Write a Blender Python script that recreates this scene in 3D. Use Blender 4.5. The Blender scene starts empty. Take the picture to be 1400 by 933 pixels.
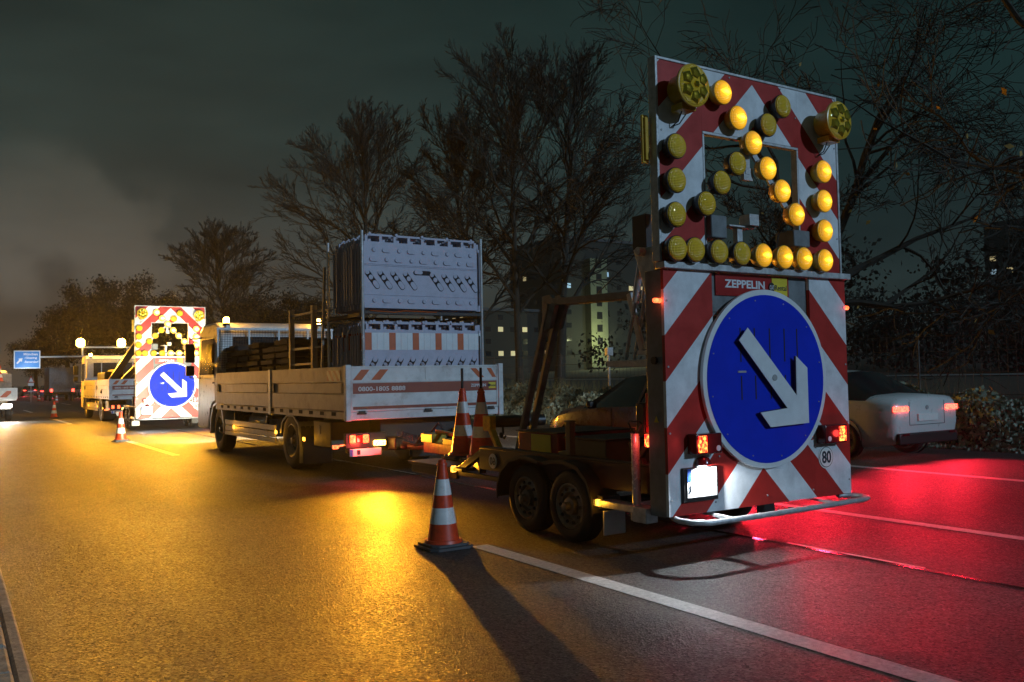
import bpy, bmesh, math, random
import numpy as np
from mathutils import Vector, Matrix
random.seed(7)
C = bpy.context.scene
COL = C.collection
# ------------------------------------------------------------------ camera
cam_d = bpy.data.cameras.new('camera'); cam = bpy.data.objects.new('camera', cam_d); COL.objects.link(cam)
cam_d.sensor_width = 36; cam_d.lens = 1214 / 1400 * 36; cam_d.clip_end = 3000; cam_d.clip_start = .05
_vr = Vector((-72 - 700, 530 - 466.5, 1214)).normalized()      # direction of the road in camera axes
_vb = Vector((2609 - 700, 478 - 466.5, 1214))
_vx = (_vb - _vr * _vb.dot(_vr)).normalized(); _vz = _vx.cross(_vr)
R_ = Matrix((_vx, _vr, _vz))
cr, cd, cf = R_.col[0], R_.col[1], R_.col[2]
M4 = Matrix(((cr[0], -cd[0], -cf[0], 0), (cr[1], -cd[1], -cf[1], 0), (cr[2], -cd[2], -cf[2], 1.45), (0, 0, 0, 1)))
cam.matrix_world = M4
C.camera = cam
# ------------------------------------------------------------------ world, sun, exposure
W = bpy.data.worlds.new('World'); C.world = W; W.use_nodes = True
SUN_EL, SUN_AZ = math.radians(20), math.radians(161)          # the cool light from behind on the right
nt = W.node_tree; N = nt.nodes; L = nt.links; N.clear()
wo = N.new('ShaderNodeOutputWorld'); bg1 = N.new('ShaderNodeBackground'); bg2 = N.new('ShaderNodeBackground'); addw = N.new('ShaderNodeAddShader')
sky = N.new('ShaderNodeTexSky'); sky.sky_type = 'NISHITA'; sky.sun_disc = False; sky.sun_elevation = SUN_EL; sky.sun_rotation = SUN_AZ
bg1.inputs[1].default_value = .0006
L.new(sky.outputs[0], bg1.inputs[0])
tc = N.new('ShaderNodeTexCoord'); mp = N.new('ShaderNodeMapping'); mp.inputs['Scale'].default_value = (1.2, 1.2, 4.2)
nz = N.new('ShaderNodeTexNoise'); nz.inputs['Scale'].default_value = 1.5; nz.inputs['Detail'].default_value = 6; nz.inputs['Roughness'].default_value = .5
L.new(tc.outputs['Generated'], mp.inputs[0]); L.new(mp.outputs[0], nz.inputs[0])
sx = N.new('ShaderNodeSeparateXYZ'); L.new(tc.outputs['Generated'], sx.inputs[0])
gr = N.new('ShaderNodeValToRGB'); L.new(sx.outputs[2], gr.inputs[0])
e = gr.color_ramp.elements
e[0].position = 0; e[0].color = (.042, .035, .028, 1)
e[1].position = .5; e[1].color = (.0115, .0225, .0185, 1)
k = e.new(.12); k.color = (.034, .034, .030, 1)
k = e.new(.25); k.color = (.020, .030, .026, 1)
mr = N.new('ShaderNodeMapRange'); mr.inputs[1].default_value = .28; mr.inputs[2].default_value = .72; mr.inputs[3].default_value = .38; mr.inputs[4].default_value = 1.65
L.new(nz.outputs[0], mr.inputs[0])
hx = N.new('ShaderNodeMapRange'); hx.inputs[1].default_value = -.1; hx.inputs[2].default_value = .9; hx.inputs[3].default_value = 1.25; hx.inputs[4].default_value = .85
L.new(sx.outputs[0], hx.inputs[0])
m1 = N.new('ShaderNodeMath'); m1.operation = 'MULTIPLY'; L.new(mr.outputs[0], m1.inputs[0]); L.new(hx.outputs[0], m1.inputs[1])
vd = N.new('ShaderNodeVectorMath'); vd.operation = 'DOT_PRODUCT'; L.new(tc.outputs['Generated'], vd.inputs[0]); vd.inputs[1].default_value = Vector(R_ @ Vector((100 - 700, 375 - 466.5, 1214))).normalized()
pr = N.new('ShaderNodeMapRange'); pr.interpolation_type = 'SMOOTHSTEP'; pr.inputs[1].default_value = .988; pr.inputs[2].default_value = .9993; L.new(vd.outputs['Value'], pr.inputs[0])
nz2 = N.new('ShaderNodeTexNoise'); nz2.inputs['Scale'].default_value = 9; nz2.inputs['Detail'].default_value = 7; L.new(tc.outputs['Generated'], nz2.inputs[0])
pr2 = N.new('ShaderNodeMapRange'); pr2.interpolation_type = 'SMOOTHSTEP'; pr2.inputs[1].default_value = .42; pr2.inputs[2].default_value = .58; L.new(nz2.outputs[0], pr2.inputs[0])
pm = N.new('ShaderNodeMath'); pm.operation = 'MULTIPLY'; L.new(pr.outputs[0], pm.inputs[0]); L.new(pr2.outputs[0], pm.inputs[1])
px_ = N.new('ShaderNodeMix'); px_.data_type = 'RGBA'; px_.blend_type = 'ADD'; px_.inputs[7].default_value = (.030, .026, .020, 1); L.new(pm.outputs[0], px_.inputs[0]); L.new(gr.outputs[0], px_.inputs[6])
hx2 = N.new('ShaderNodeMapRange'); hx2.inputs[1].default_value = .25; hx2.inputs[2].default_value = .8; L.new(sx.outputs[0], hx2.inputs[0])
teal = N.new('ShaderNodeMix'); teal.data_type = 'RGBA'; teal.blend_type = 'MULTIPLY'; teal.inputs[7].default_value = (.55, 1.0, 1.12, 1); L.new(hx2.outputs[0], teal.inputs[0]); L.new(px_.outputs[2], teal.inputs[6])
L.new(teal.outputs[2], bg2.inputs[0]); L.new(m1.outputs[0], bg2.inputs[1])
L.new(bg1.outputs[0], addw.inputs[0]); L.new(bg2.outputs[0], addw.inputs[1]); L.new(addw.outputs[0], wo.inputs[0])
sd = bpy.data.lights.new('sun', 'SUN'); sd.energy = 1.15; sd.angle = math.radians(.9); sd.color = (.50, .74, 1.0)
so = bpy.data.objects.new('sun', sd); COL.objects.link(so)
so.rotation_euler = Vector((.30, -.86, .34)).to_track_quat('Z', 'Y').to_euler()
C.view_settings.view_transform = 'Standard'; C.view_settings.look = 'None'; C.view_settings.exposure = 0; C.view_settings.gamma = 1; C.view_settings.use_curve_mapping = False
C.render.engine = 'CYCLES'
C.cycles.use_denoising = True; C.cycles.max_bounces = 6; C.cycles.diffuse_bounces = 3; C.cycles.glossy_bounces = 3; C.cycles.transmission_bounces = 4
C.cycles.sample_clamp_indirect = 4; C.cycles.caustics_reflective = False; C.cycles.caustics_refractive = False

# ------------------------------------------------------------------ materials
def mat(name, col, rough=.5, metal=0., var=.25, scale=6., bump=0., bscale=80., spec=.5, dirt=None, dscale=2.2, coat=0.):
    m = bpy.data.materials.new(name); m.use_nodes = True
    n = m.node_tree.nodes; l = m.node_tree.links; b = n['Principled BSDF']
    b.inputs['Roughness'].default_value = rough; b.inputs['Metallic'].default_value = metal
    b.inputs['Specular IOR Level'].default_value = spec; b.inputs['Coat Weight'].default_value = coat
    t = n.new('ShaderNodeTexCoord'); z = n.new('ShaderNodeTexNoise'); z.inputs['Scale'].default_value = scale; z.inputs['Detail'].default_value = 6; z.inputs['Roughness'].default_value = .65
    l.new(t.outputs['Object'], z.inputs[0])
    r = n.new('ShaderNodeMapRange'); r.inputs[1].default_value = .3; r.inputs[2].default_value = .7; r.inputs[3].default_value = 1 - var; r.inputs[4].default_value = 1 + var * .5
    l.new(z.outputs[0], r.inputs[0])
    x = n.new('ShaderNodeMix'); x.data_type = 'RGBA'; x.blend_type = 'MULTIPLY'; x.inputs[0].default_value = 1
    x.inputs[6].default_value = (*col, 1); l.new(r.outputs[0], x.inputs[7])
    out = x.outputs[2]
    if dirt:
        z2 = n.new('ShaderNodeTexNoise'); z2.inputs['Scale'].default_value = dscale; z2.inputs['Detail'].default_value = 8; z2.inputs['Roughness'].default_value = .7
        l.new(t.outputs['Object'], z2.inputs[0])
        r2 = n.new('ShaderNodeMapRange'); r2.inputs[1].default_value = .52; r2.inputs[2].default_value = .72; r2.inputs[4].default_value = .65
        l.new(z2.outputs[0], r2.inputs[0])
        x2 = n.new('ShaderNodeMix'); x2.data_type = 'RGBA'; l.new(r2.outputs[0], x2.inputs[0]); l.new(out, x2.inputs[6]); x2.inputs[7].default_value = (*dirt, 1)
        out = x2.outputs[2]
    l.new(out, b.inputs['Base Color'])
    rr = n.new('ShaderNodeMapRange'); rr.inputs[3].default_value = max(.02, rough - .12); rr.inputs[4].default_value = min(1, rough + .12); l.new(z.outputs[0], rr.inputs[0]); l.new(rr.outputs[0], b.inputs['Roughness'])
    if bump:
        z3 = n.new('ShaderNodeTexNoise'); z3.inputs['Scale'].default_value = bscale; z3.inputs['Detail'].default_value = 3; l.new(t.outputs['Object'], z3.inputs[0])
        bp = n.new('ShaderNodeBump'); bp.inputs['Strength'].default_value = bump; bp.inputs['Distance'].default_value = .01; l.new(z3.outputs[0], bp.inputs['Height']); l.new(bp.outputs[0], b.inputs['Normal'])
    return m
def emis(name, col, s, base=None):
    m = bpy.data.materials.new(name); m.use_nodes = True; b = m.node_tree.nodes['Principled BSDF']
    n = m.node_tree.nodes; l = m.node_tree.links
    b.inputs['Base Color'].default_value = (*(base or col), 1); b.inputs['Roughness'].default_value = .25
    b.inputs['Emission Color'].default_value = (*col, 1)
    t = n.new('ShaderNodeTexCoord'); z = n.new('ShaderNodeTexNoise'); z.inputs['Scale'].default_value = 40; l.new(t.outputs['Object'], z.inputs[0])
    r = n.new('ShaderNodeMapRange'); r.inputs[1].default_value = .35; r.inputs[2].default_value = .65; r.inputs[3].default_value = s * .45; r.inputs[4].default_value = s * 1.4
    l.new(z.outputs[0], r.inputs[0]); l.new(r.outputs[0], b.inputs['Emission Strength'])
    return m
def asphalt():
    m = mat('asphalt', (.038, .037, .036), rough=.52, var=.35, scale=.9, spec=.5)
    n = m.node_tree.nodes; l = m.node_tree.links; b = n['Principled BSDF']
    t = n.new('ShaderNodeTexCoord')
    v = n.new('ShaderNodeTexVoronoi'); v.inputs['Scale'].default_value = 78; l.new(t.outputs['Object'], v.inputs[0])
    z = n.new('ShaderNodeTexNoise'); z.inputs['Scale'].default_value = 210; z.inputs['Detail'].default_value = 2; l.new(t.outputs['Object'], z.inputs[0])
    a = n.new('ShaderNodeMath'); a.operation = 'ADD'; l.new(v.outputs['Distance'], a.inputs[0]); l.new(z.outputs[0], a.inputs[1])
    bp = n.new('ShaderNodeBump'); bp.inputs['Strength'].default_value = .9; bp.inputs['Distance'].default_value = .008; l.new(a.outputs[0], bp.inputs['Height']); l.new(bp.outputs[0], b.inputs['Normal'])
    old = b.inputs['Base Color'].links[0].from_socket
    cs = n.new('ShaderNodeSeparateColor'); l.new(v.outputs['Color'], cs.inputs[0])
    r = n.new('ShaderNodeMapRange'); r.inputs[3].default_value = .2; r.inputs[4].default_value = 2.7; l.new(cs.outputs[0], r.inputs[0])
    x = n.new('ShaderNodeMix'); x.data_type = 'RGBA'; x.blend_type = 'MULTIPLY'; x.inputs[0].default_value = 1; l.new(old, x.inputs[6]); l.new(r.outputs[0], x.inputs[7])
    # wheel-track wear along the road
    mp = n.new('ShaderNodeMapping'); mp.inputs['Scale'].default_value = (1.5, .06, 1); l.new(t.outputs['Object'], mp.inputs[0])
    z4 = n.new('ShaderNodeTexNoise'); z4.inputs['Scale'].default_value = 1; z4.inputs['Detail'].default_value = 5; l.new(mp.outputs[0], z4.inputs[0])
    r4 = n.new('ShaderNodeMapRange'); r4.inputs[1].default_value = .3; r4.inputs[2].default_value = .7; r4.inputs[3].default_value = .6; r4.inputs[4].default_value = 1.35; l.new(z4.outputs[0], r4.inputs[0])
    x4 = n.new('ShaderNodeMix'); x4.data_type = 'RGBA'; x4.blend_type = 'MULTIPLY'; x4.inputs[0].default_value = 1; l.new(x.outputs[2], x4.inputs[6]); l.new(r4.outputs[0], x4.inputs[7])
    l.new(x4.outputs[2], b.inputs['Base Color'])
    r2 = n.new('ShaderNodeMapRange'); r2.inputs[3].default_value = .38; r2.inputs[4].default_value = .72; l.new(cs.outputs[1], r2.inputs[0])
    r5 = n.new('ShaderNodeMath'); r5.operation = 'MULTIPLY_ADD'; r5.inputs[1].default_value = .30; l.new(z4.outputs[0], r5.inputs[0]); 
    r6 = n.new('ShaderNodeMath'); r6.operation = 'SUBTRACT'; r6.inputs[1].default_value = .13; l.new(r2.outputs[0], r6.inputs[0]); l.new(r6.outputs[0], r5.inputs[2]); l.new(r5.outputs[0], b.inputs['Roughness'])
    return m
def paint_line():
    m = mat('road_paint', (.62, .61, .58), rough=.55, var=.35, scale=25, bump=.5, bscale=150, dirt=(.11, .11, .105), dscale=60)
    return m
def stripes():
    m = mat('chevron_film', (1, 1, 1), rough=.38, var=.26, scale=5.5, spec=.4, bump=.06, bscale=9)
    n = m.node_tree.nodes; l = m.node_tree.links
    mix = [k for k in n if k.type == 'MIX'][0]
    t = n.new('ShaderNodeTexCoord'); s = n.new('ShaderNodeSeparateXYZ'); l.new(t.outputs['Object'], s.inputs[0])
    ab = n.new('ShaderNodeMath'); ab.operation = 'ABSOLUTE'; l.new(s.outputs[0], ab.inputs[0])
    ad = n.new('ShaderNodeMath'); ad.operation = 'ADD'; l.new(ab.outputs[0], ad.inputs[0]); l.new(s.outputs[2], ad.inputs[1])
    ma = n.new('ShaderNodeMath'); ma.operation = 'MULTIPLY_ADD'; ma.inputs[1].default_value = 1 / .695; ma.inputs[2].default_value = -2.415 / .695 + 10; l.new(ad.outputs[0], ma.inputs[0])
    fr = n.new('ShaderNodeMath'); fr.operation = 'FRACT'; l.new(ma.outputs[0], fr.inputs[0])
    lt = n.new('ShaderNodeMath'); lt.operation = 'LESS_THAN'; lt.inputs[1].default_value = .5; l.new(fr.outputs[0], lt.inputs[0])
    mc = n.new('ShaderNodeMix'); mc.data_type = 'RGBA'; mc.inputs[6].default_value = (.70, .74, .77, 1); mc.inputs[7].default_value = (.42, .022, .016, 1); l.new(lt.outputs[0], mc.inputs[0])
    l.new(mc.outputs[2], mix.inputs[6])
    return m
def slant(name, ca, cb, period, axis=0, sign=1):
    m = mat(name, (1, 1, 1), rough=.4, var=.15)
    n = m.node_tree.nodes; l = m.node_tree.links
    mix = [k for k in n if k.type == 'MIX'][0]
    t = n.new('ShaderNodeTexCoord'); s = n.new('ShaderNodeSeparateXYZ'); l.new(t.outputs['Object'], s.inputs[0])
    ad = n.new('ShaderNodeMath'); ad.operation = 'ADD' if sign > 0 else 'SUBTRACT'; l.new(s.outputs[axis], ad.inputs[0]); l.new(s.outputs[2], ad.inputs[1])
    ma = n.new('ShaderNodeMath'); ma.operation = 'MULTIPLY_ADD'; ma.inputs[1].default_value = 1 / period; ma.inputs[2].default_value = 10; l.new(ad.outputs[0], ma.inputs[0])
    fr = n.new('ShaderNodeMath'); fr.operation = 'FRACT'; l.new(ma.outputs[0], fr.inputs[0])
    lt = n.new('ShaderNodeMath'); lt.operation = 'LESS_THAN'; lt.inputs[1].default_value = .5; l.new(fr.outputs[0], lt.inputs[0])
    mc = n.new('ShaderNodeMix'); mc.data_type = 'RGBA'; mc.inputs[6].default_value = (*ca, 1); mc.inputs[7].default_value = (*cb, 1); l.new(lt.outputs[0], mc.inputs[0])
    l.new(mc.outputs[2], mix.inputs[6])
    return m
def lens_mat(name, lit):
    m = bpy.data.materials.new(name); m.use_nodes = True; n = m.node_tree.nodes; l = m.node_tree.links; b = n['Principled BSDF']
    t = n.new('ShaderNodeTexCoord'); s = n.new('ShaderNodeSeparateXYZ'); l.new(t.outputs['Object'], s.inputs[0])
    def wave(o):
        a = n.new('ShaderNodeMath'); a.operation = 'MULTIPLY'; a.inputs[1].default_value = 520; l.new(o, a.inputs[0])
        c = n.new('ShaderNodeMath'); c.operation = 'SINE'; l.new(a.outputs[0], c.inputs[0]); return c.outputs[0]
    w = n.new('ShaderNodeMath'); w.operation = 'ADD'; l.new(wave(s.outputs[0]), w.inputs[0]); l.new(wave(s.outputs[2]), w.inputs[1])
    bp = n.new('ShaderNodeBump'); bp.inputs['Strength'].default_value = .4; bp.inputs['Distance'].default_value = .004; l.new(w.outputs[0], bp.inputs['Height']); l.new(bp.outputs[0], b.inputs['Normal'])
    b.inputs['Roughness'].default_value = .16; b.inputs['Coat Weight'].default_value = .3
    if not lit:
        b.inputs['Base Color'].default_value = (.82, .50, .03, 1); b.inputs['Metallic'].default_value = 0
        return m
    b.inputs['Base Color'].default_value = (.5, .25, .01, 1)
    def ell(ax, az, x0=.012, z0=0.):
        mx = n.new('ShaderNodeMath'); mx.operation = 'MULTIPLY_ADD'; mx.inputs[1].default_value = ax; mx.inputs[2].default_value = -x0 * ax; l.new(s.outputs[0], mx.inputs[0])
        mz = n.new('ShaderNodeMath'); mz.operation = 'MULTIPLY_ADD'; mz.inputs[1].default_value = az; mz.inputs[2].default_value = -z0 * az; l.new(s.outputs[2], mz.inputs[0])
        cb = n.new('ShaderNodeCombineXYZ'); l.new(mx.outputs[0], cb.inputs[0]); l.new(mz.outputs[0], cb.inputs[1])
        ln = n.new('ShaderNodeVectorMath'); ln.operation = 'LENGTH'; l.new(cb.outputs[0], ln.inputs[0])
        r = n.new('ShaderNodeMapRange'); r.interpolation_type = 'SMOOTHERSTEP'; r.inputs[1].default_value = 1; r.inputs[2].default_value = 0; r.inputs[3].default_value = 0; r.inputs[4].default_value = 1
        l.new(ln.outputs['Value'], r.inputs[0]); return r.outputs[0]
    big = ell(8.5, 8.5); core = ell(13, 38); core2 = ell(24, 24)
    gm = n.new('ShaderNodeMapRange'); gm.inputs[1].default_value = -2; gm.inputs[2].default_value = 2; gm.inputs[3].default_value = .75; gm.inputs[4].default_value = 1.2; l.new(w.outputs[0], gm.inputs[0])
    k1 = n.new('ShaderNodeMath'); k1.operation = 'MULTIPLY_ADD'; k1.inputs[1].default_value = .75; k1.inputs[2].default_value = .24; l.new(big, k1.inputs[0])
    k2 = n.new('ShaderNodeMath'); k2.operation = 'MULTIPLY_ADD'; k2.inputs[1].default_value = 4.5; l.new(core, k2.inputs[0]); l.new(k1.outputs[0], k2.inputs[2])
    k3 = n.new('ShaderNodeMath'); k3.operation = 'MULTIPLY_ADD'; k3.inputs[1].default_value = 1.2; l.new(core2, k3.inputs[0]); l.new(k2.outputs[0], k3.inputs[2])
    k4 = n.new('ShaderNodeMath'); k4.operation = 'MULTIPLY'; l.new(k3.outputs[0], k4.inputs[0]); l.new(gm.outputs[0], k4.inputs[1])
    k6 = n.new('ShaderNodeMath'); k6.operation = 'MULTIPLY'; oi = n.new('ShaderNodeObjectInfo'); ro = n.new('ShaderNodeMapRange'); ro.inputs[3].default_value = .75; ro.inputs[4].default_value = 1.25; l.new(oi.outputs['Random'], ro.inputs[0]); l.new(ro.outputs[0], k6.inputs[0]); l.new(k4.outputs[0], k6.inputs[1])
    k5 = n.new('ShaderNodeMath'); k5.operation = 'MULTIPLY'; k5.inputs[1].default_value = lit; l.new(k6.outputs[0], k5.inputs[0])
    b.inputs['Emission Color'].default_value = (1, .46, .02, 1) if lit < 3 else (1, .62, .12, 1); l.new(k5.outputs[0], b.inputs['Emission Strength'])
    return m
M = {}
M['asphalt'] = asphalt(); M['paint'] = paint_line()
M['tar'] = mat('tar_seal', (.012, .011, .011), rough=.22, var=.3, scale=20, spec=.6, bump=.04, bscale=12)
M['soil'] = mat('verge_soil', (.035, .032, .018), rough=.95, var=.5, scale=3, bump=1, bscale=15)
M['field'] = mat('field', (.035, .030, .015), rough=.95, var=.5, scale=.15, bump=.6, bscale=3)
M['gravel_path'] = mat('pale_path', (.2, .2, .19), rough=.9)
M['kerb'] = mat('kerb_stone', (.42, .40, .36), rough=.8, var=.45, scale=14, bump=1, bscale=40, dirt=(.05, .045, .03))
M['stripe'] = stripes()
M['white'] = mat('white_film', (.70, .74, .77), rough=.4, var=.12)
M['whitep'] = mat('white_paint', (.68, .69, .69), rough=.4, var=.22, scale=3, dirt=(.25, .22, .18), dscale=3.5)
M['red'] = mat('red_film', (.38, .02, .015), rough=.35, var=.2)
M['signred'] = mat('sign_red', (.33, .012, .012), rough=.3, var=.15)
M['blue'] = mat('sign_blue', (.008, .034, .55), rough=.5, var=.12, scale=4, spec=.06)
M['black'] = mat('black_plastic', (.012, .012, .012), rough=.42, var=.3)
M['ink'] = mat('dark_ink', (.012, .016, .03), rough=.5)
M['yellow'] = mat('yellow_paint', (.55, .36, .015), rough=.45, var=.35, scale=12, dirt=(.06, .045, .01), dscale=9)
M['signyel'] = mat('sign_yellow', (.70, .55, .03), rough=.4, var=.1)
M['galv'] = mat('galvanized_steel', (.50, .52, .53), rough=.42, metal=.35, var=.35, scale=18, bump=.15)
M['steel'] = mat('bright_steel', (.62, .64, .66), rough=.25, metal=.5, var=.2)
M['grey'] = mat('grey_steel_paint', (.17, .19, .2), rough=.5, var=.35, scale=8, dirt=(.04, .035, .025))
M['chassis'] = mat('dark_red_chassis', (.030, .013, .012), rough=.45, var=.4, scale=7, dirt=(.03, .025, .015))
M['darksteel'] = mat('dark_steel', (.018, .017, .016), rough=.55, var=.4, bump=.2)
M['rubber'] = mat('tyre_rubber', (.016, .016, .017), rough=.7, var=.35, scale=12, bump=.3, bscale=50)
M['rim'] = mat('wheel_rim', (.22, .20, .17), rough=.45, metal=.5, var=.4, scale=14, dirt=(.04, .03, .02))
M['alu'] = mat('aluminium_board', (.36, .335, .30), rough=.5, metal=.35, var=.3, scale=4, dirt=(.13, .11, .08), dscale=5, bump=.1)
M['concone'] = mat('cone_orange', (.62, .055, .015), rough=.42, var=.22, scale=14, dirt=(.2, .03, .015), dscale=16)
M['conewhite'] = mat('cone_white_film', (.72, .74, .74), rough=.35, var=.15, dirt=(.4, .39, .36), dscale=18)
M['conebase'] = mat('cone_rubber_base', (.06, .07, .08), rough=.6, var=.3, bump=.3)
M['plastic'] = mat('light_tinted_barrier_plastic', (.46, .47, .59), rough=.5, var=.22, scale=5, dirt=(.25, .25, .31), dscale=5)  # white plastic with the light's bluish lilac cast mixed into its colour
M['plhole'] = mat('dark_cavity', (.02, .02, .025), rough=.9)
M['orangefilm'] = mat('orange_film', (.52, .10, .02), rough=.4, var=.15)
M['base'] = mat('recycled_rubber', (.022, .018, .016), rough=.75, var=.4, bump=.6, bscale=25)
M['cabwhite'] = mat('cab_white', (.65, .64, .61), rough=.3, var=.15, coat=.3)
M['glass'] = mat('window_glass', (.015, .018, .02), rough=.06, var=.2, spec=.8)
M['lens_off'] = lens_mat('amber_lens', 0); M['lens_on'] = lens_mat('amber_lens_lit', 1.6); M['lens_hot'] = lens_mat('amber_lens_lit_long', 7)
M['amberbody'] = mat('amber_plastic', (.66, .40, .03), rough=.3, var=.25, spec=.6)
M['amberchrome'] = mat('amber_reflector', (.75, .55, .06), rough=.09, metal=.9, var=.2, scale=25)
M['redlens'] = mat('red_lens', (.10, .005, .008), rough=.15, var=.3, spec=.7)
M['redlit'] = emis('red_lamp_lit', (1, .035, .02), 3.2)
_n = M['redlit'].node_tree; _z = [q for q in _n.nodes if q.type == 'TEX_NOISE'][0]; _z.inputs['Scale'].default_value = 38; _c = _n.nodes.new('ShaderNodeValToRGB'); _c.color_ramp.elements[0].position = .42; _c.color_ramp.elements[0].color = (.85, .012, .015, 1); _c.color_ramp.elements[1].position = .66; _c.color_ramp.elements[1].color = (1, .42, .06, 1)
_n.links.new(_z.outputs[0], _c.inputs[0]); _n.links.new(_c.outputs[0], _n.nodes['Principled BSDF'].inputs['Emission Color']); M['redhot'] = emis('tail_lamp_lit', (1, .10, .03), 5)
M['redtail'] = emis('tail_light_glow', (1, .05, .03), 9)
M['ambersig'] = emis('amber_signal_lit', (1, .55, .08), 14); M['ambermark'] = emis('amber_marker_lit', (1, .48, .05), 4); M['beacon'] = emis('beacon_lit', (1, .60, .10), 80)
M['headlit'] = emis('white_lamp_lit', (1, .95, .82), 25)
M['plate'] = mat('plate_white', (.78, .79, .76), rough=.35, var=.06)
M['euroblue'] = mat('plate_blue', (.02, .10, .45), rough=.4)
M['signblue'] = mat('motorway_blue', (.02, .22, .60), rough=.35, var=.08)
_h = bpy.data.materials.new('glow_haze'); _h.use_nodes = True; _n = _h.node_tree; _n.nodes.clear(); _o = _n.nodes.new('ShaderNodeOutputMaterial'); _v = _n.nodes.new('ShaderNodeVolumePrincipled')
_v.inputs['Color'].default_value = (.9, .92, .95, 1); _v.inputs['Density'].default_value = .00042; _v.inputs['Anisotropy'].default_value = .55; _n.links.new(_v.outputs[0], _o.inputs['Volume']); M['added_haze'] = _h
M['bark'] = mat('tree_bark', (.038, .034, .024), rough=.9, var=.45, scale=6, bump=1, bscale=20)
M['bark_far'] = mat('dark_bark', (.030, .027, .018), rough=.95, var=.4)
M['leaf'] = mat('ground_ivy', (.25, .29, .21), rough=.5, var=.7, scale=7, spec=.4)
M['drygrass'] = mat('dry_grass', (.30, .22, .07), rough=.8, var=.5, scale=4)
M['leaf_far'] = mat('dark_foliage', (.014, .014, .006), rough=.9, var=.6, scale=1)
M['autumn'] = mat('autumn_leaf', (.32, .19, .03), rough=.6, var=.5)
M['facade'] = mat('facade_render', (.022, .023, .018), rough=.9, var=.2, scale=.6)
M['facade2'] = mat('stair_facade', (.16, .17, .10), rough=.9, var=.2, scale=.6)
M['winlit'] = emis('lit_window', (1, .80, .40), .34); M['wincool'] = emis('cool_lit_window', (.55, .8, 1), .3); M['windark'] = mat('dark_window', (.01, .011, .013), rough=.15)
M['farlamp'] = emis('far_lamp_lit', (.75, 1, .7), 6)
M['wire'] = mat('fence_wire', (.07, .065, .06), rough=.5, metal=.3)
M['silver'] = mat('silver_car_paint', (.66, .67, .66), rough=.3, metal=.1, var=.03, coat=.5)
M['ochre'] = mat('ochre_car_paint', (.17, .075, .02), rough=.28, var=.03, coat=.5)
M['carblue'] = mat('blue_car_paint', (.04, .07, .16), rough=.28, var=.1, coat=.5); M['carred'] = mat('dark_red_car_paint', (.16, .02, .02), rough=.28, var=.1, coat=.5)
M['battery'] = mat('grey_box', (.10, .088, .055), rough=.6, var=.3)
M['boxred'] = mat('red_box', (.30, .02, .015), rough=.5, var=.3)

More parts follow.
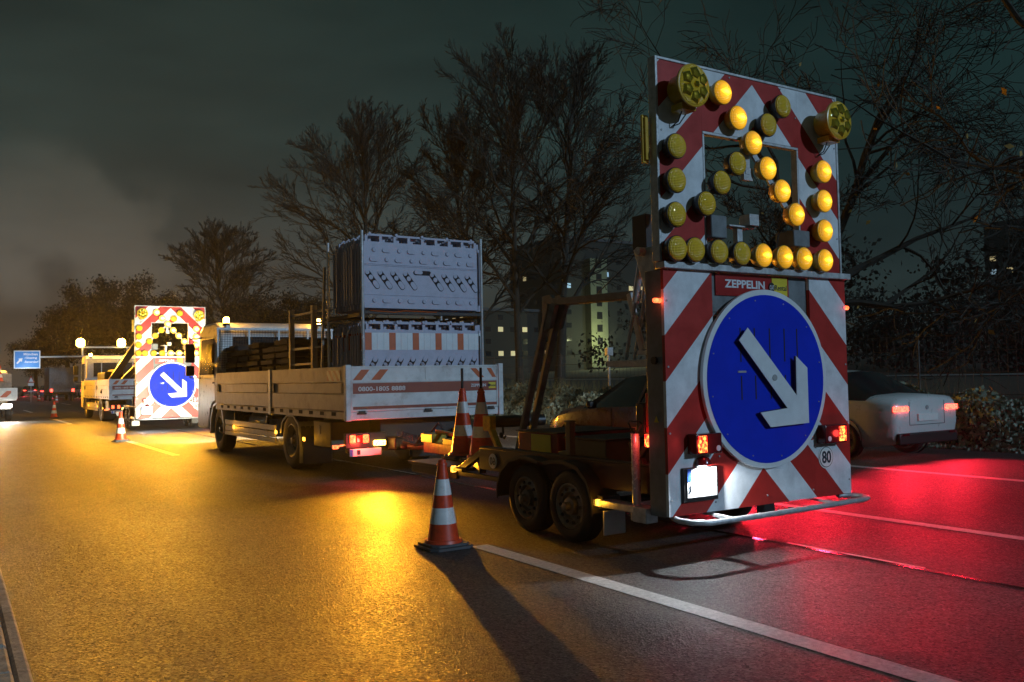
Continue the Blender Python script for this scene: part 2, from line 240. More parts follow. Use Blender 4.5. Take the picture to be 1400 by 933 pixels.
# ------------------------------------------------------------------ mesh helpers
ORIG = {}
def O(o): return ORIG[o.name]
class MB:
    def __init__(s): s.v = []; s.f = []; s.m = []
    def add(s, vs, fs, mi=0):
        b = len(s.v); s.v += [Vector(v) for v in vs]; s.f += [tuple(b + i for i in f) for f in fs]; s.m += [mi] * len(fs); return s
    def box(s, x0, x1, y0, y1, z0, z1, mi=0, mtx=None):
        vs = [Vector((x, y, z)) for x in (x0, x1) for y in (y0, y1) for z in (z0, z1)]
        if mtx: vs = [mtx @ v for v in vs]
        return s.add(vs, [(0, 1, 3, 2), (4, 6, 7, 5), (0, 4, 5, 1), (2, 3, 7, 6), (0, 2, 6, 4), (1, 5, 7, 3)], mi)
    def bar(s, p0, p1, w, h, mi=0, up=(0, 0, 1)):
        p0 = Vector(p0); p1 = Vector(p1); d = (p1 - p0).normalized(); u = Vector(up)
        if abs(d.dot(u)) > .98: u = Vector((0, 1, 0))
        a = d.cross(u).normalized() * w / 2; b = a.cross(d).normalized() * h / 2
        vs = [p + i * a + j * b for p in (p0, p1) for i, j in ((-1, -1), (1, -1), (1, 1), (-1, 1))]
        return s.add(vs, [(0, 1, 2, 3), (7, 6, 5, 4), (0, 4, 5, 1), (1, 5, 6, 2), (2, 6, 7, 3), (3, 7, 4, 0)], mi)
    def cyl(s, p0, p1, r0, r1=None, n=12, mi=0, caps=True):
        r1 = r0 if r1 is None else r1; p0 = Vector(p0); p1 = Vector(p1); d = (p1 - p0).normalized()
        u = Vector((0, 0, 1)) if abs(d.z) < .9 else Vector((1, 0, 0)); a = d.cross(u).normalized(); b = d.cross(a)
        vs = [p + (a * math.cos(t) + b * math.sin(t)) * r for p, r in ((p0, r0), (p1, r1)) for t in [2 * math.pi * i / n for i in range(n)]]
        fs = [(i, (i + 1) % n, n + (i + 1) % n, n + i) for i in range(n)]
        if caps: fs += [tuple(range(n - 1, -1, -1)), tuple(range(n, 2 * n))]
        return s.add(vs, fs, mi)
    def tube(s, pts, r, n=8, mi=0):
        pts = [Vector(p) for p in pts]; vs = []; fs = []; pa = None
        for i, p in enumerate(pts):
            d = (pts[min(i + 1, len(pts) - 1)] - pts[max(i - 1, 0)]).normalized()
            if pa is None:
                u = Vector((0, 0, 1)) if abs(d.z) < .9 else Vector((1, 0, 0)); pa = d.cross(u).normalized()
            else: pa = (pa - d * pa.dot(d)).normalized()
            b = d.cross(pa); rr = r[i] if isinstance(r, (list, tuple)) else r
            vs += [p + (pa * math.cos(2 * math.pi * k / n) + b * math.sin(2 * math.pi * k / n)) * rr for k in range(n)]
        for i in range(len(pts) - 1):
            for k in range(n): fs.append((i * n + k, i * n + (k + 1) % n, (i + 1) * n + (k + 1) % n, (i + 1) * n + k))
        fs += [tuple(range(n - 1, -1, -1)), tuple(range((len(pts) - 1) * n, len(pts) * n))]
        return s.add(vs, fs, mi)
    def lathe(s, prof, org, axis='z', n=24, mi=0, sgn=1, caps=True):
        """prof: list of (radius, height[, material])"""
        o = Vector(org); ax = {'x': Vector((1, 0, 0)), 'y': Vector((0, 1, 0)), 'z': Vector((0, 0, 1))}[axis] * sgn
        a = Vector((0, 1, 0)) if axis != 'y' else Vector((1, 0, 0)); b = ax.cross(a)
        base = len(s.v)
        for q in prof: s.v += [o + ax * q[1] + (a * math.cos(2 * math.pi * k / n) + b * math.sin(2 * math.pi * k / n)) * q[0] for k in range(n)]
        for i in range(len(prof) - 1):
            mm = prof[i][2] if len(prof[i]) > 2 else mi
            for k in range(n):
                s.f.append((base + i * n + k, base + i * n + (k + 1) % n, base + (i + 1) * n + (k + 1) % n, base + (i + 1) * n + k)); s.m.append(mm)
        if not caps: return s
        if prof[0][0] > 1e-4: s.f.append(tuple(base + k for k in range(n - 1, -1, -1))); s.m.append(prof[0][2] if len(prof[0]) > 2 else mi)
        if prof[-1][0] > 1e-4: s.f.append(tuple(base + (len(prof) - 1) * n + k for k in range(n))); s.m.append(prof[-1][2] if len(prof[-1]) > 2 else mi)
        return s
    def prism(s, poly, axis, a0, a1, mi=0):
        n = len(poly)
        def p(q, a):
            return {'x': (a, q[0], q[1]), 'y': (q[0], a, q[1]), 'z': (q[0], q[1], a)}[axis]
        vs = [p(q, a0) for q in poly] + [p(q, a1) for q in poly]
        return s.add(vs, [tuple(range(n)), tuple(range(2 * n - 1, n - 1, -1))] + [(i, (i + 1) % n, n + (i + 1) % n, n + i) for i in range(n)], mi)
def mkobj(name, mb, mats, origin, bevel=0., smooth=35., weld=False):
    me = bpy.data.meshes.new(name); o = Vector(origin)
    me.from_pydata([v - o for v in mb.v], [], mb.f)
    mats = mats if isinstance(mats, (list, tuple)) else [mats]
    for x in mats: me.materials.append(M[x] if isinstance(x, str) else x)
    me.polygons.foreach_set('material_index', mb.m)
    b = bmesh.new(); b.from_mesh(me)
    if weld: bmesh.ops.remove_doubles(b, verts=b.verts, dist=1e-5)
    bmesh.ops.recalc_face_normals(b, faces=b.faces); b.to_mesh(me); b.free()
    if smooth:
        me.polygons.foreach_set('use_smooth', [True] * len(me.polygons)); me.set_sharp_from_angle(angle=math.radians(smooth))
    ob = bpy.data.objects.new(name, me); COL.objects.link(ob)
    if bevel:
        m = ob.modifiers.new('edge', 'BEVEL'); m.width = bevel; m.segments = 2; m.limit_method = 'ANGLE'; m.angle_limit = math.radians(40)
    return ob
def part(name, mb, mats, parent, loc=None, bevel=0., smooth=35., label=None, weld=False):
    org = Vector(loc) if loc is not None else O(parent)
    ob = mkobj(name, mb, mats, org, bevel, smooth, weld); ob.parent = parent; ob.location = org - O(parent); ORIG[ob.name] = org
    if label: ob['label'] = label
    return ob
def tagit(o, label, cat, group=None, kind=None):
    o['label'] = label; o['category'] = cat
    if group: o['group'] = group
    if kind: o['kind'] = kind
def thing(name, label, cat, loc, group=None):
    o = bpy.data.objects.new(name, None); COL.objects.link(o); o.location = loc; o.empty_display_size = .1; ORIG[o.name] = Vector(loc); tagit(o, label, cat, group); return o
def top(name, mb, mats, label, cat, loc, group=None, bevel=0., smooth=35., weld=False):
    o = mkobj(name, mb, mats, loc, bevel, smooth, weld); o.location = loc; ORIG[o.name] = Vector(loc); tagit(o, label, cat, group); return o
def structure(name, mb, mats, smooth=0):
    o = mkobj(name, mb, mats, (0, 0, 0), 0, smooth); o['kind'] = 'structure'; ORIG[o.name] = Vector((0, 0, 0)); return o
def copy_tree(o, parent=None, shift=None, swap=None):
    c = o.copy(); COL.objects.link(c)
    if parent is not None: c.parent = parent
    if shift is not None: c.location = o.location + Vector(shift)
    ORIG[c.name] = c.location.copy()
    if swap and c.type == 'MESH':
        for i, ms in enumerate(c.material_slots):
            mm = ms.material
            if mm in swap: ms.link = 'OBJECT'; ms.material = swap[mm]
    for ch in list(o.children):
        copy_tree(ch, c, None, swap)
    return c
def lamp(kind, name, loc, col, power, parent=None, radius=.05, aim=None, size=None, blend=.5):
    d = bpy.data.lights.new(name, kind); d.color = col; d.energy = power; d.shadow_soft_size = radius
    o = bpy.data.objects.new(name, d); COL.objects.link(o)
    if kind == 'SPOT': d.spot_size = math.radians(size or 120); d.spot_blend = blend
    if aim is not None: o.rotation_euler = (-Vector(aim)).to_track_quat('Z', 'Y').to_euler()
    o.location = Vector(loc) - (O(parent) if parent else Vector((0, 0, 0)))
    if parent: o.parent = parent
    return o
_fonts = {}
def text(name, s, x0, x1, z0, z1, y, m, parent, face='-y', depth=.002, bold=.012):
    cu = bpy.data.curves.new(name, 'FONT'); cu.body = s; cu.size = 1; cu.offset = bold; cu.extrude = .005; cu.resolution_u = 3
    ob = bpy.data.objects.new(name + '_src', cu); COL.objects.link(ob)
    dg = bpy.context.evaluated_depsgraph_get(); me = bpy.data.meshes.new_from_object(ob.evaluated_get(dg)); bpy.data.objects.remove(ob)
    vs = [v.co.copy() for v in me.vertices]; a0 = min(v.x for v in vs); a1 = max(v.x for v in vs); b0 = min(v.y for v in vs); b1 = max(v.y for v in vs)
    mb = MB(); fs = [tuple(p.vertices) for p in me.polygons]; out = []
    for v in vs:
        u = (v.x - a0) / (a1 - a0); w = (v.y - b0) / (b1 - b0); dd = depth if v.z > 0 else 0
        out.append((x0 + (x1 - x0) * u, y - dd, z0 + (z1 - z0) * w) if face == '-y' else (y - dd, x0 + (x1 - x0) * u, z0 + (z1 - z0) * w))
    mb.add(out, fs); bpy.data.meshes.remove(me)
    return part(name, mb, m, parent, smooth=0)
def sheet_disc(mb, cx, cz, y0, y1, r, n=48, mi=0, rz=None):
    mb.prism([(cx + r * math.cos(2 * math.pi * i / n), cz + (rz or r) * math.sin(2 * math.pi * i / n)) for i in range(n)], 'y', y0, y1, mi)
    return mb
AMB = (1, .41, .022)

# ------------------------------------------------------------------ setting
b = MB(); b.add([(-300, -100, -.06), (.0, -100, -.06), (.0, 900, -.06), (-300, 900, -.06)], [(0, 1, 2, 3)]); structure('ground', b, 'field')
b = MB(); b.add([(-.02, -60, 0), (15.3, -60, 0), (15.3, 900, 0), (-.02, 900, 0)], [(0, 1, 2, 3)]); structure('road', b, 'asphalt')
b = MB(); prof = [(15.28, .0), (15.45, .10), (16.2, .34), (17.5, .60), (20, .72), (40, .9), (75, 1.2), (140, 3.5), (400, 12)]
ys = [-100, -60, -20, 0, 10, 20, 40, 80, 160, 400, 900]
vs = [(x, y, z) for y in ys for x, z in prof]; n_ = len(prof)
b.add(vs, [(j * n_ + i, j * n_ + i + 1, (j + 1) * n_ + i + 1, (j + 1) * n_ + i) for j in range(len(ys) - 1) for i in range(n_ - 1)]); structure('verge', b, 'soil')
b = MB(); b.add([(48, -20, 1.03), (53, -20, 1.06), (53, 75, 1.06), (48, 75, 1.03)], [(0, 1, 2, 3)]); structure('path', b, 'gravel_path')
def strip(name, x0, x1, segs, m, z=.004):
    b = MB()
    for y0, y1 in segs:
        n = max(1, min(40, int((y1 - y0) / .5)))
        for i in range(n):
            a, c = y0 + (y1 - y0) * i / n, y0 + (y1 - y0) * (i + 1) / n
            b.add([(x0, a, z), (x1, a, z), (x1, c, z), (x0, c, z)], [(0, 1, 2, 3)])
    return structure(name, b, m)
strip('lane_line', 3.79, 3.95, [(.67 + 18 * k, 6.67 + 18 * k) for k in range(-1, 16)], 'paint')
strip('lane_line', 7.58, 7.73, [(.8 + 18 * k, 6.9 + 18 * k) for k in range(-1, 16)], 'paint')
strip('edge_line', 11.42, 11.60, [(-20, 200)], 'paint')
strip('tar_seam', 5.91, 5.965, [(-20, 120)], 'tar')
strip('seam_reflection', 5.975, 6.01, [(3.9, 5.15), (12.2, 15.8)], 'paint')  # white paint strips stand in for light reflected off the tar seam
b = MB(); y = -3.
while y < 80:
    l_ = .5 + random.uniform(-.02, .02)
    h = .09 + random.uniform(-.012, .012); b.box(-.06 + random.uniform(-.01, .01), .27, y, y + l_ - .018, -.05, h)
    y += l_
b.box(.285, .36, -3, 80, -.05, .035)
k = structure('kerb', b, 'kerb'); k.modifiers.new('edge', 'BEVEL').width = .015

# leafy ground cover on the bank
rng = np.random.default_rng(3)
def cards(name, P, S, mats, up=.5, label=None, rng=rng, mi=None, aspect=.6):
    n = len(P); d = rng.normal(size=(n, 3)); d[:, 2] = np.abs(d[:, 2]) * up; d /= np.linalg.norm(d, axis=1)[:, None]
    r = rng.normal(size=(n, 3)); u = np.cross(d, r); u /= np.linalg.norm(u, axis=1)[:, None]; w = np.cross(d, u)
    S = S[:, None]; V = np.empty((n, 4, 3)); V[:, 0] = P - u * S; V[:, 1] = P + w * S * aspect; V[:, 2] = P + u * S; V[:, 3] = P - w * S * aspect + d * S * .25
    me = bpy.data.meshes.new(name); me.vertices.add(n * 4); me.vertices.foreach_set('co', V.ravel().astype(np.float32))
    me.loops.add(n * 4); me.loops.foreach_set('vertex_index', np.arange(n * 4, dtype=np.int32)); me.polygons.add(n)
    me.polygons.foreach_set('loop_start', np.arange(0, n * 4, 4, dtype=np.int32)); me.polygons.foreach_set('loop_total', np.full(n, 4, dtype=np.int32))
    for x in mats: me.materials.append(M[x])
    if mi is not None: me.polygons.foreach_set('material_index', mi.astype(np.int32))
    me.update(calc_edges=True); ob = bpy.data.objects.new(name, me); COL.objects.link(ob); ORIG[name] = Vector((0, 0, 0)); return ob
n = 85000
yy = 2 + 70 * rng.random(n) ** 2.0; xx = 15.1 + 3.6 * rng.random(n) ** 1.1
bank = np.interp(xx, [15.28, 15.45, 16.2, 17.5, 20], [0, .1, .34, .60, .72])
lump = .12 * np.sin(xx * 2.3 + np.sin(yy * .9) * 2) + .12 * np.sin(yy * 1.7 + xx) + .1 * np.sin(yy * 4.1 - xx * 3)
hh = np.clip((xx - 15.05) / .7, 0, 1) * (.30 + lump) * (1 - .35 * np.clip((xx - 17.6) / 1, 0, 1))
zz = bank + np.maximum(hh, .02) * rng.random(n) ** .45
o = cards('ground_cover', np.stack([xx, yy, zz], 1), (.028 + .03 * rng.random(n)) * (1 + yy / 35), ['leaf'], up=.6)
tagit(o, 'low leafy evergreen ground cover along the right road edge', 'ground cover', kind='stuff')
# dry grass behind it
n = 9000; yy = 2 + 80 * rng.random(n) ** 1.8; xx = 17.6 + 4 * rng.random(n)
cl = np.sin(yy * 2.1) + np.sin(yy * .77 + xx * 2) ; keep = cl + rng.random(n) * 1.6 > .2; yy, xx = yy[keep], xx[keep]; n = len(yy)
h = (.25 + .55 * rng.random(n)); z0 = np.interp(xx, [17.5, 20, 40], [.58, .70, .88]); le = rng.normal(size=(n, 2)) * .16; wd = .006 * (1 + yy / 18)
V = np.empty((n, 3, 3)); V[:, 0] = np.stack([xx - wd, yy, z0], 1); V[:, 1] = np.stack([xx + wd, yy + wd, z0], 1); V[:, 2] = np.stack([xx + le[:, 0], yy + le[:, 1], z0 + h], 1)
me = bpy.data.meshes.new('grass'); me.vertices.add(n * 3); me.vertices.foreach_set('co', V.ravel().astype(np.float32)); me.loops.add(n * 3); me.loops.foreach_set('vertex_index', np.arange(n * 3, dtype=np.int32)); me.polygons.add(n)
me.polygons.foreach_set('loop_start', np.arange(0, n * 3, 3, dtype=np.int32)); me.polygons.foreach_set('loop_total', np.full(n, 3, dtype=np.int32)); me.materials.append(M['drygrass']); me.update(calc_edges=True)
o = bpy.data.objects.new('dry_grass', me); COL.objects.link(o); tagit(o, 'tall dry yellow grass between ground cover and wire fence', 'grass', kind='stuff')

# ------------------------------------------------------------------ trees
class TB:
    def __init__(s): s.v = []; s.f = []
    def limb(s, pts, rad, n):
        b = len(s.v); pa = None
        for i, p in enumerate(pts):
            d = (pts[min(i + 1, len(pts) - 1)] - pts[max(i - 1, 0)]).normalized()
            if pa is None:
                u = Vector((0, 0, 1)) if abs(d.z) < .9 else Vector((1, 0, 0)); pa = d.cross(u).normalized()
            else: pa = (pa - d * pa.dot(d)).normalized()
            c = d.cross(pa)
            for k in range(n): s.v.append(p + (pa * math.cos(2 * math.pi * k / n) + c * math.sin(2 * math.pi * k / n)) * rad[i])
        for i in range(len(pts) - 1):
            for k in range(n): s.f.append((b + i * n + k, b + i * n + (k + 1) % n, b + (i + 1) * n + (k + 1) % n, b + (i + 1) * n + k))
def grow(tb, rnd, p, d, length, r, lev, maxlev, tips, up=.25, wig=.16, spread=(.45, .95), kids=(4, 6), rmin=.008):
    ns = 6 if lev == 0 else (5 if lev < 3 else 3); pts = [p.copy()]; rad = [r]; dd = d.copy()
    for i in range(ns):
        dd = (dd + Vector((rnd.gauss(0, wig), rnd.gauss(0, wig), rnd.gauss(0, wig) + up * (.25 if lev < 2 else .35) * rnd.random()))).normalized()
        pts.append(pts[-1] + dd * length / ns); rad.append(max(r * (1 - .72 * (i + 1) / ns), rmin))
    tb.limb(pts, rad, 9 if lev == 0 else (6 if lev == 1 else (4 if lev == 2 else 3)))
    if lev >= maxlev: tips.append(pts[-1]); return
    nk = rnd.randint(*kids) + (2 if lev == 0 else 0)
    for k in range(nk):
        t = (.32 + .66 * (k + rnd.random()) / nk) if lev else (.42 + .56 * (k + rnd.random()) / nk)
        f = t * ns; i = min(int(f), ns - 1); q = pts[i].lerp(pts[i + 1], f - i); ax = (pts[i + 1] - pts[i]).normalized()
        a = Vector((rnd.gauss(0, 1), rnd.gauss(0, 1), rnd.gauss(0, .5))); a = (a - ax * a.dot(ax)).normalized()
        ang = rnd.uniform(*spread); nd = (ax * math.cos(ang) + a * math.sin(ang)).normalized()
        grow(tb, rnd, q, nd, length * rnd.uniform(.50, .74) * (1.05 - .3 * t), max(rad[i] * rnd.uniform(.45, .68), rmin), lev + 1, maxlev, tips, up, wig, spread, kids, rmin)
    grow(tb, rnd, pts[-1], dd, length * .62, rad[-1] * .95, lev + 1, maxlev, tips, up, wig, spread, kids, rmin)
def bare_tree(label, loc, height, r, seed, maxlev=5, lean=(0, 0), up=.28, trunk=.42, group=None, m='bark', leaves=0, spread=(.4, .85), name='bare_tree', wig=.13, kids=(4, 6), limbs=(), rf=.00034):
    rnd = random.Random(seed); tb = TB(); tips = []
    t = thing(name, label, 'tree', loc, group)
    p = Vector(loc); d = Vector((lean[0], lean[1], 1)).normalized()
    rmin = rf * math.hypot(loc[0], loc[1])
    grow(tb, rnd, p - Vector((0, 0, .2)), d, height * trunk, r, 0, maxlev, tips, up, wig, spread, kids, rmin)
    for lp, ld, ll, lr in limbs: grow(tb, rnd, Vector(lp), Vector(ld).normalized(), ll, lr, 1, maxlev, tips, .05, .2, (.5, 1.1), kids, rmin)
    ntr = 9 * 7; ftr = 9 * 6
    tm = MB(); tm.v = tb.v[:ntr]; tm.f = tb.f[:ftr]; tm.m = [0] * ftr
    part('trunk', tm, m, t, smooth=180)
    cm = MB(); cm.v = tb.v[ntr:]; cm.f = [tuple(i - ntr for i in f) for f in tb.f[ftr:]]; cm.m = [0] * len(cm.f)
    me = bpy.data.meshes.new('crown'); me.from_pydata([v - p for v in cm.v], [], cm.f); me.materials.append(M[m]); ob = bpy.data.objects.new('crown', me); COL.objects.link(ob); ob.parent = t; ORIG[ob.name] = p
    if leaves:
        rr = np.random.default_rng(seed); low = [q for q in tips if q.z < loc[2] + height * .62] or tips
        P = np.array([low[i] for i in rr.integers(0, len(low), leaves)]) - np.array(p) + rr.normal(size=(leaves, 3)) * .25
        lo = cards('leaves', P, .05 + .05 * rr.random(leaves), ['autumn'], rng=rr); lo.parent = t
    return t
def dome_tree(label, loc, H, Wd, r, seed, lean=0., leaves=0, n1=20, n2=11, n3=9, n4=6, fork=.24, m='bark', rs=1.):
    rnd = random.Random(seed); P = Vector(loc); t = thing('bare_tree', label, 'tree', loc); rmin = .00023 * rs * math.hypot(loc[0], loc[1])
    cen = P + Vector((lean * H * .3, 0, H * .52)); ax = Vector((Wd / 2, Wd / 2, H * .48))
    tk = TB(); pts = [P - Vector((0, 0, .3))]; rad = [r * 1.25]; top_ = cen + Vector((rnd.uniform(-.1, .1) * Wd, 0, H * .36))
    for i in range(1, 11):
        q = P.lerp(top_, i / 10); q += Vector((rnd.gauss(0, .06), rnd.gauss(0, .06), 0)) * (H / 10) * (i / 10); q.x += lean * math.sin(i / 10 * math.pi) * H * .03; pts.append(q); rad.append(r * (1 - .86 * (i / 10) ** .8))
    tk.limb(pts, rad, 9); tb = TB(); tips = []
    def curve(p0, p1, d0, ns, jit):
        c = p0 + d0 * (p1 - p0).length * .5; out = []
        for i in range(ns + 1):
            u = i / ns; q = p0 * (1 - u) ** 2 + c * 2 * u * (1 - u) + p1 * u * u
            if 0 < i: q = q + Vector((rnd.gauss(0, jit), rnd.gauss(0, jit), rnd.gauss(0, jit)))
            out.append(q)
        return out
    def sub(pts, rad, lev):
        nk = (n2, n3, n4)[lev]; L_ = sum((pts[i + 1] - pts[i]).length for i in range(len(pts) - 1))
        for k in range(nk):
            u = .22 + .78 * (k + rnd.random()) / nk; f = u * (len(pts) - 1); i = min(int(f), len(pts) - 2); p0 = pts[i].lerp(pts[i + 1], f - i); tg = (pts[i + 1] - pts[i]).normalized()
            a = Vector((rnd.gauss(0, 1), rnd.gauss(0, 1), rnd.gauss(0, .8))); a = (a - tg * a.dot(tg)).normalized(); out = (p0 - cen); out = Vector((out.x / ax.x, out.y / ax.y, out.z / ax.z)); 
            d = (tg * 1.0 + a * rnd.uniform(.45, .85) + out.normalized() * .35 + Vector((0, 0, .18))).normalized()
            ln = L_ * (.50, .46, .44)[lev] * rnd.uniform(.6, 1.15) * (1.15 - .5 * u)
            p1 = p0 + d * ln; r0 = max(min(rad[i] * .62, rad[0] * .5), rmin); ns = (4, 3, 2)[lev]
            pp = curve(p0, p1, (d * .8 + tg * .6).normalized(), ns, ln * .03); rr = [max(r0 * (1 - .7 * j / ns), rmin) for j in range(ns + 1)]
            tb.limb(pp, rr, (5, 3, 3)[lev])
            if lev < 2: sub(pp, rr, lev + 1)
            else: tips.append(pp[-1])
    for k in range(n1):
        u = fork + (.92 - fork) * (k / n1) ** .9; f = u * 10; i = min(int(f), 9); p0 = pts[i].lerp(pts[i + 1], f - i)
        az = k * 2.4 + rnd.uniform(-.5, .5); el = math.radians(-8 + 85 * (k / n1) + rnd.uniform(-8, 8)); d = Vector((math.cos(az) * math.cos(el), math.sin(az) * math.cos(el), math.sin(el)))
        p1 = cen + Vector((d.x * ax.x, d.y * ax.y, d.z * ax.z)) * rnd.uniform(.78, .98); ln = (p1 - p0).length
        pp = curve(p0, p1, Vector((d.x * .7, d.y * .7, .85)).normalized(), 6, ln * .018); r0 = rad[i] * rnd.uniform(.5, .68); rr = [max(r0 * (1 - .75 * j / 6), rmin * 1.3) for j in range(7)]
        tb.limb(pp, rr, 6); sub(pp, rr, 0)
    sub(pts[6:], rad[6:], 0)
    tm = MB(); tm.v = tk.v; tm.f = tk.f; tm.m = [0] * len(tk.f); part('trunk', tm, m, t, smooth=180)
    me = bpy.data.meshes.new('crown'); me.from_pydata([v - P for v in tb.v], [], tb.f); me.materials.append(M[m]); ob = bpy.data.objects.new('crown', me); COL.objects.link(ob); ob.parent = t; ORIG[ob.name] = P
    if leaves:
        rr = np.random.default_rng(seed); low = sorted(tips, key=lambda q: q.z)[:max(8, len(tips) // 3)]
        Q = np.array([low[i] for i in rr.integers(0, len(low), leaves)]) - np.array(P) + rr.normal(size=(leaves, 3)) * .15
        lo = cards('leaves', Q, .022 + .028 * rr.random(leaves), ['autumn'], rng=rr); lo.parent = t
    return t
dome_tree('bare tree with pale trunk just right of the stacked truck load', (21.6, 33.3, .75), 16.0, 8.4, .20, 11, leaves=140, lean=-.05)
dome_tree('tallest bare tree behind the trailer lifting arm', (22.6, 31.8, .75), 16.4, 8.6, .24, 23, lean=.10)
dome_tree('bare tree with leaning trunk beside the truck tailgate corner', (22.8, 38.5, .75), 14.5, 7.5, .2, 31, lean=-.22)
dome_tree('broad bare tree rising above the middle of the flatbed truck', (24.2, 57, .75), 20.0, 13.0, .32, 42, n1=24)
dome_tree('round crowned bare tree above the truck cab', (30.2, 115, .9), 21.5, 14.5, .42, 57, n1=24, fork=.2)
bare_tree('big spreading bare tree behind the arrow board top right corner', (19.4, 15.2, .7), 12.5, .26, 64, trunk=.30, up=.12, spread=(.5, 1.0), wig=.2, leaves=50, kids=(4, 5), rf=.0004,
          limbs=[((19.4, 15.2, 3.2), (.75, -.5, .10), 4.2, .11), ((19.4, 15.2, 3.6), (.8, -.6, .75), 4.6, .12), ((19.4, 15.2, 4.0), (.1, -.1, .9), 4.8, .13), ((19.4, 15.2, 4.0), (.3, -.3, 1), 5.4, .14), ((19.4, 15.2, 4.2), (-.05, .05, 1), 5.4, .13)])
bare_tree('overhanging bare tree reaching in at the right picture edge', (19.6, 7.3, .7), 11, .27, 78, trunk=.42, up=.06, spread=(.5, 1.0), wig=.19, leaves=70, lean=(-.05, .1), kids=(3, 4), rf=.0006, maxlev=4,
          limbs=[((19.4, 7.4, 4.5), (-.85, .45, .62), 5.6, .15), ((19.4, 7.4, 4.0), (-.7, .6, .75), 4.4, .12), ((19.5, 7.4, 3.2), (-.85, .5, .12), 3.2, .07), ((19.4, 7.4, 5.6), (-.75, .4, .7), 5.2, .12)])
# distant trees and bushes with twiggy mass
def mass_tree(label, loc, h, w, seed, m='leaf_far', group='trees beyond the end of the road works', dens=14000):
    t = thing('distant_tree', label, 'tree', loc, group); rr = np.random.default_rng(seed)
    tb = MB(); tb.cyl(Vector(loc), Vector(loc) + Vector((0, 0, h * .6)), w * .035, w * .015, n=7); part('trunk', tb, 'bark_far', t)
    nb = 90; cen = rr.normal(size=(nb, 3)); cen /= np.linalg.norm(cen, axis=1)[:, None]; cen *= (rr.random(nb) ** .5)[:, None] * np.array([w * .4, w * .4, h * .36]); cen[:, 2] += h * .58
    idx = rr.integers(0, nb, dens); P = cen[idx] + rr.normal(size=(dens, 3)) * np.array([w * .045, w * .045, h * .035])
    lo = cards('crown', P, (.05 + .13 * rr.random(dens)) * h / 12, [m], rng=rr); lo.parent = t; ORIG[lo.name] = Vector(loc)
    return t
for i, (x, y, h, w, lb) in enumerate([(12.6, 170, 9.5, 11, 'lowest dark tree furthest left behind the blue motorway sign'), (16.4, 160, 14, 14, 'dark rounded tree to the upper left of the far truck beacons'),
        (19.6, 150, 18, 15, 'tallest dark tree right above the far truck beacons'), (25.5, 150, 18.5, 16, 'dark tree behind the left edge of the far arrow board'), (28.8, 140, 15.5, 15, 'dark tree behind the far arrow board top'),
        (26.2, 90, 9.5, 10, 'dark bushy tree behind the truck cab grille'), (25.2, 75, 9, 9, 'dark bushy tree behind the yellowish steel rack'), (22.6, 60, 7, 8, 'low dark bushy tree behind the left end of the load')]):
    mass_tree(lb, (x, y, .8), h, w, 100 + i)
# far wood on the right
nc = 420; cx_ = 60 + 130 * rng.random(nc); cy_ = 14 + 66 * rng.random(nc) - (cx_ - 60) * .1
ridge = 7.5 + 3.5 * np.sin(cy_ * .31 + cx_ * .07) + 2 * np.sin(cy_ * .9 + 1); cz_ = np.interp(cx_, [40, 75, 140, 900], [.9, 1.2, 3.5, 30]) + ridge * rng.random(nc) ** .7
ii = rng.integers(0, nc, 110000); n = len(ii); xx = cx_[ii] + rng.normal(size=n) * 1.2; yy = cy_[ii] + rng.normal(size=n) * 1.2; zz = np.maximum(cz_[ii] + rng.normal(size=n) * 1.0, .9)
o = cards('far_wood', np.stack([xx, yy, zz], 1), (.10 + .22 * rng.random(n)), ['leaf_far']); tagit(o, 'dark wood beyond the field on the far right', 'wood', kind='stuff')

# ------------------------------------------------------------------ thin fog added to make the lamps glow
ADDED_HAZE = 1
if ADDED_HAZE:
    hz = MB(); hz.box(-305, 405, -105, 905, -3.2, 34); ho = mkobj('added_haze', hz, 'added_haze', (0, 0, 0), smooth=0); ho['kind'] = 'stuff'

# ------------------------------------------------------------------ fence, posts
f = thing('wire_fence', 'tall wire mesh fence behind the dry grass on the right', 'fence', (20, 25, .72))
w_ = MB()
for z in (.85, 1.35, 1.85, 2.22): w_.tube([(20, y, z + .03 * math.sin(y)) for y in range(2, 60, 2)], .008, n=4)
for i in range(270): 
    y = 3 + i * .2; w_.bar((20, y, .72), (20, y + .02, 2.22), .006, .006)
part('wire_mesh', w_, 'wire', f, smooth=0)
for y in range(3, 60, 5):
    pm = MB(); pm.cyl((20.05, y, .6), (20.05, y, 2.3), .025, n=8); part('post', pm, 'wire', f)
t = thing('marker_post', 'slim grey post with small box on top behind the ground cover', 'post', (19.6, 24.5, .72))
b = MB(); b.cyl((19.6, 24.5, .6), (19.6, 24.5, 2.15), .045, n=10); part('pole', b, 'galv', t)
b = MB(); b.box(19.47, 19.73, 24.4, 24.55, 2.12, 2.4); part('box', b, 'galv', t, bevel=.01)
t = thing('delineator_post', 'white plastic delineator post with black band at the road edge', 'delineator', (16.1, 24.2, .2))
b = MB(); b.prism([(16.03, 24.16), (16.17, 24.16), (16.1, 24.28)], 'z', .1, 1.15, 0); part('post', b, 'whitep', t)
b = MB(); b.prism([(16.024, 24.154), (16.176, 24.154), (16.1, 24.287)], 'z', .85, 1.02, 0); part('black_band', b, 'black', t)

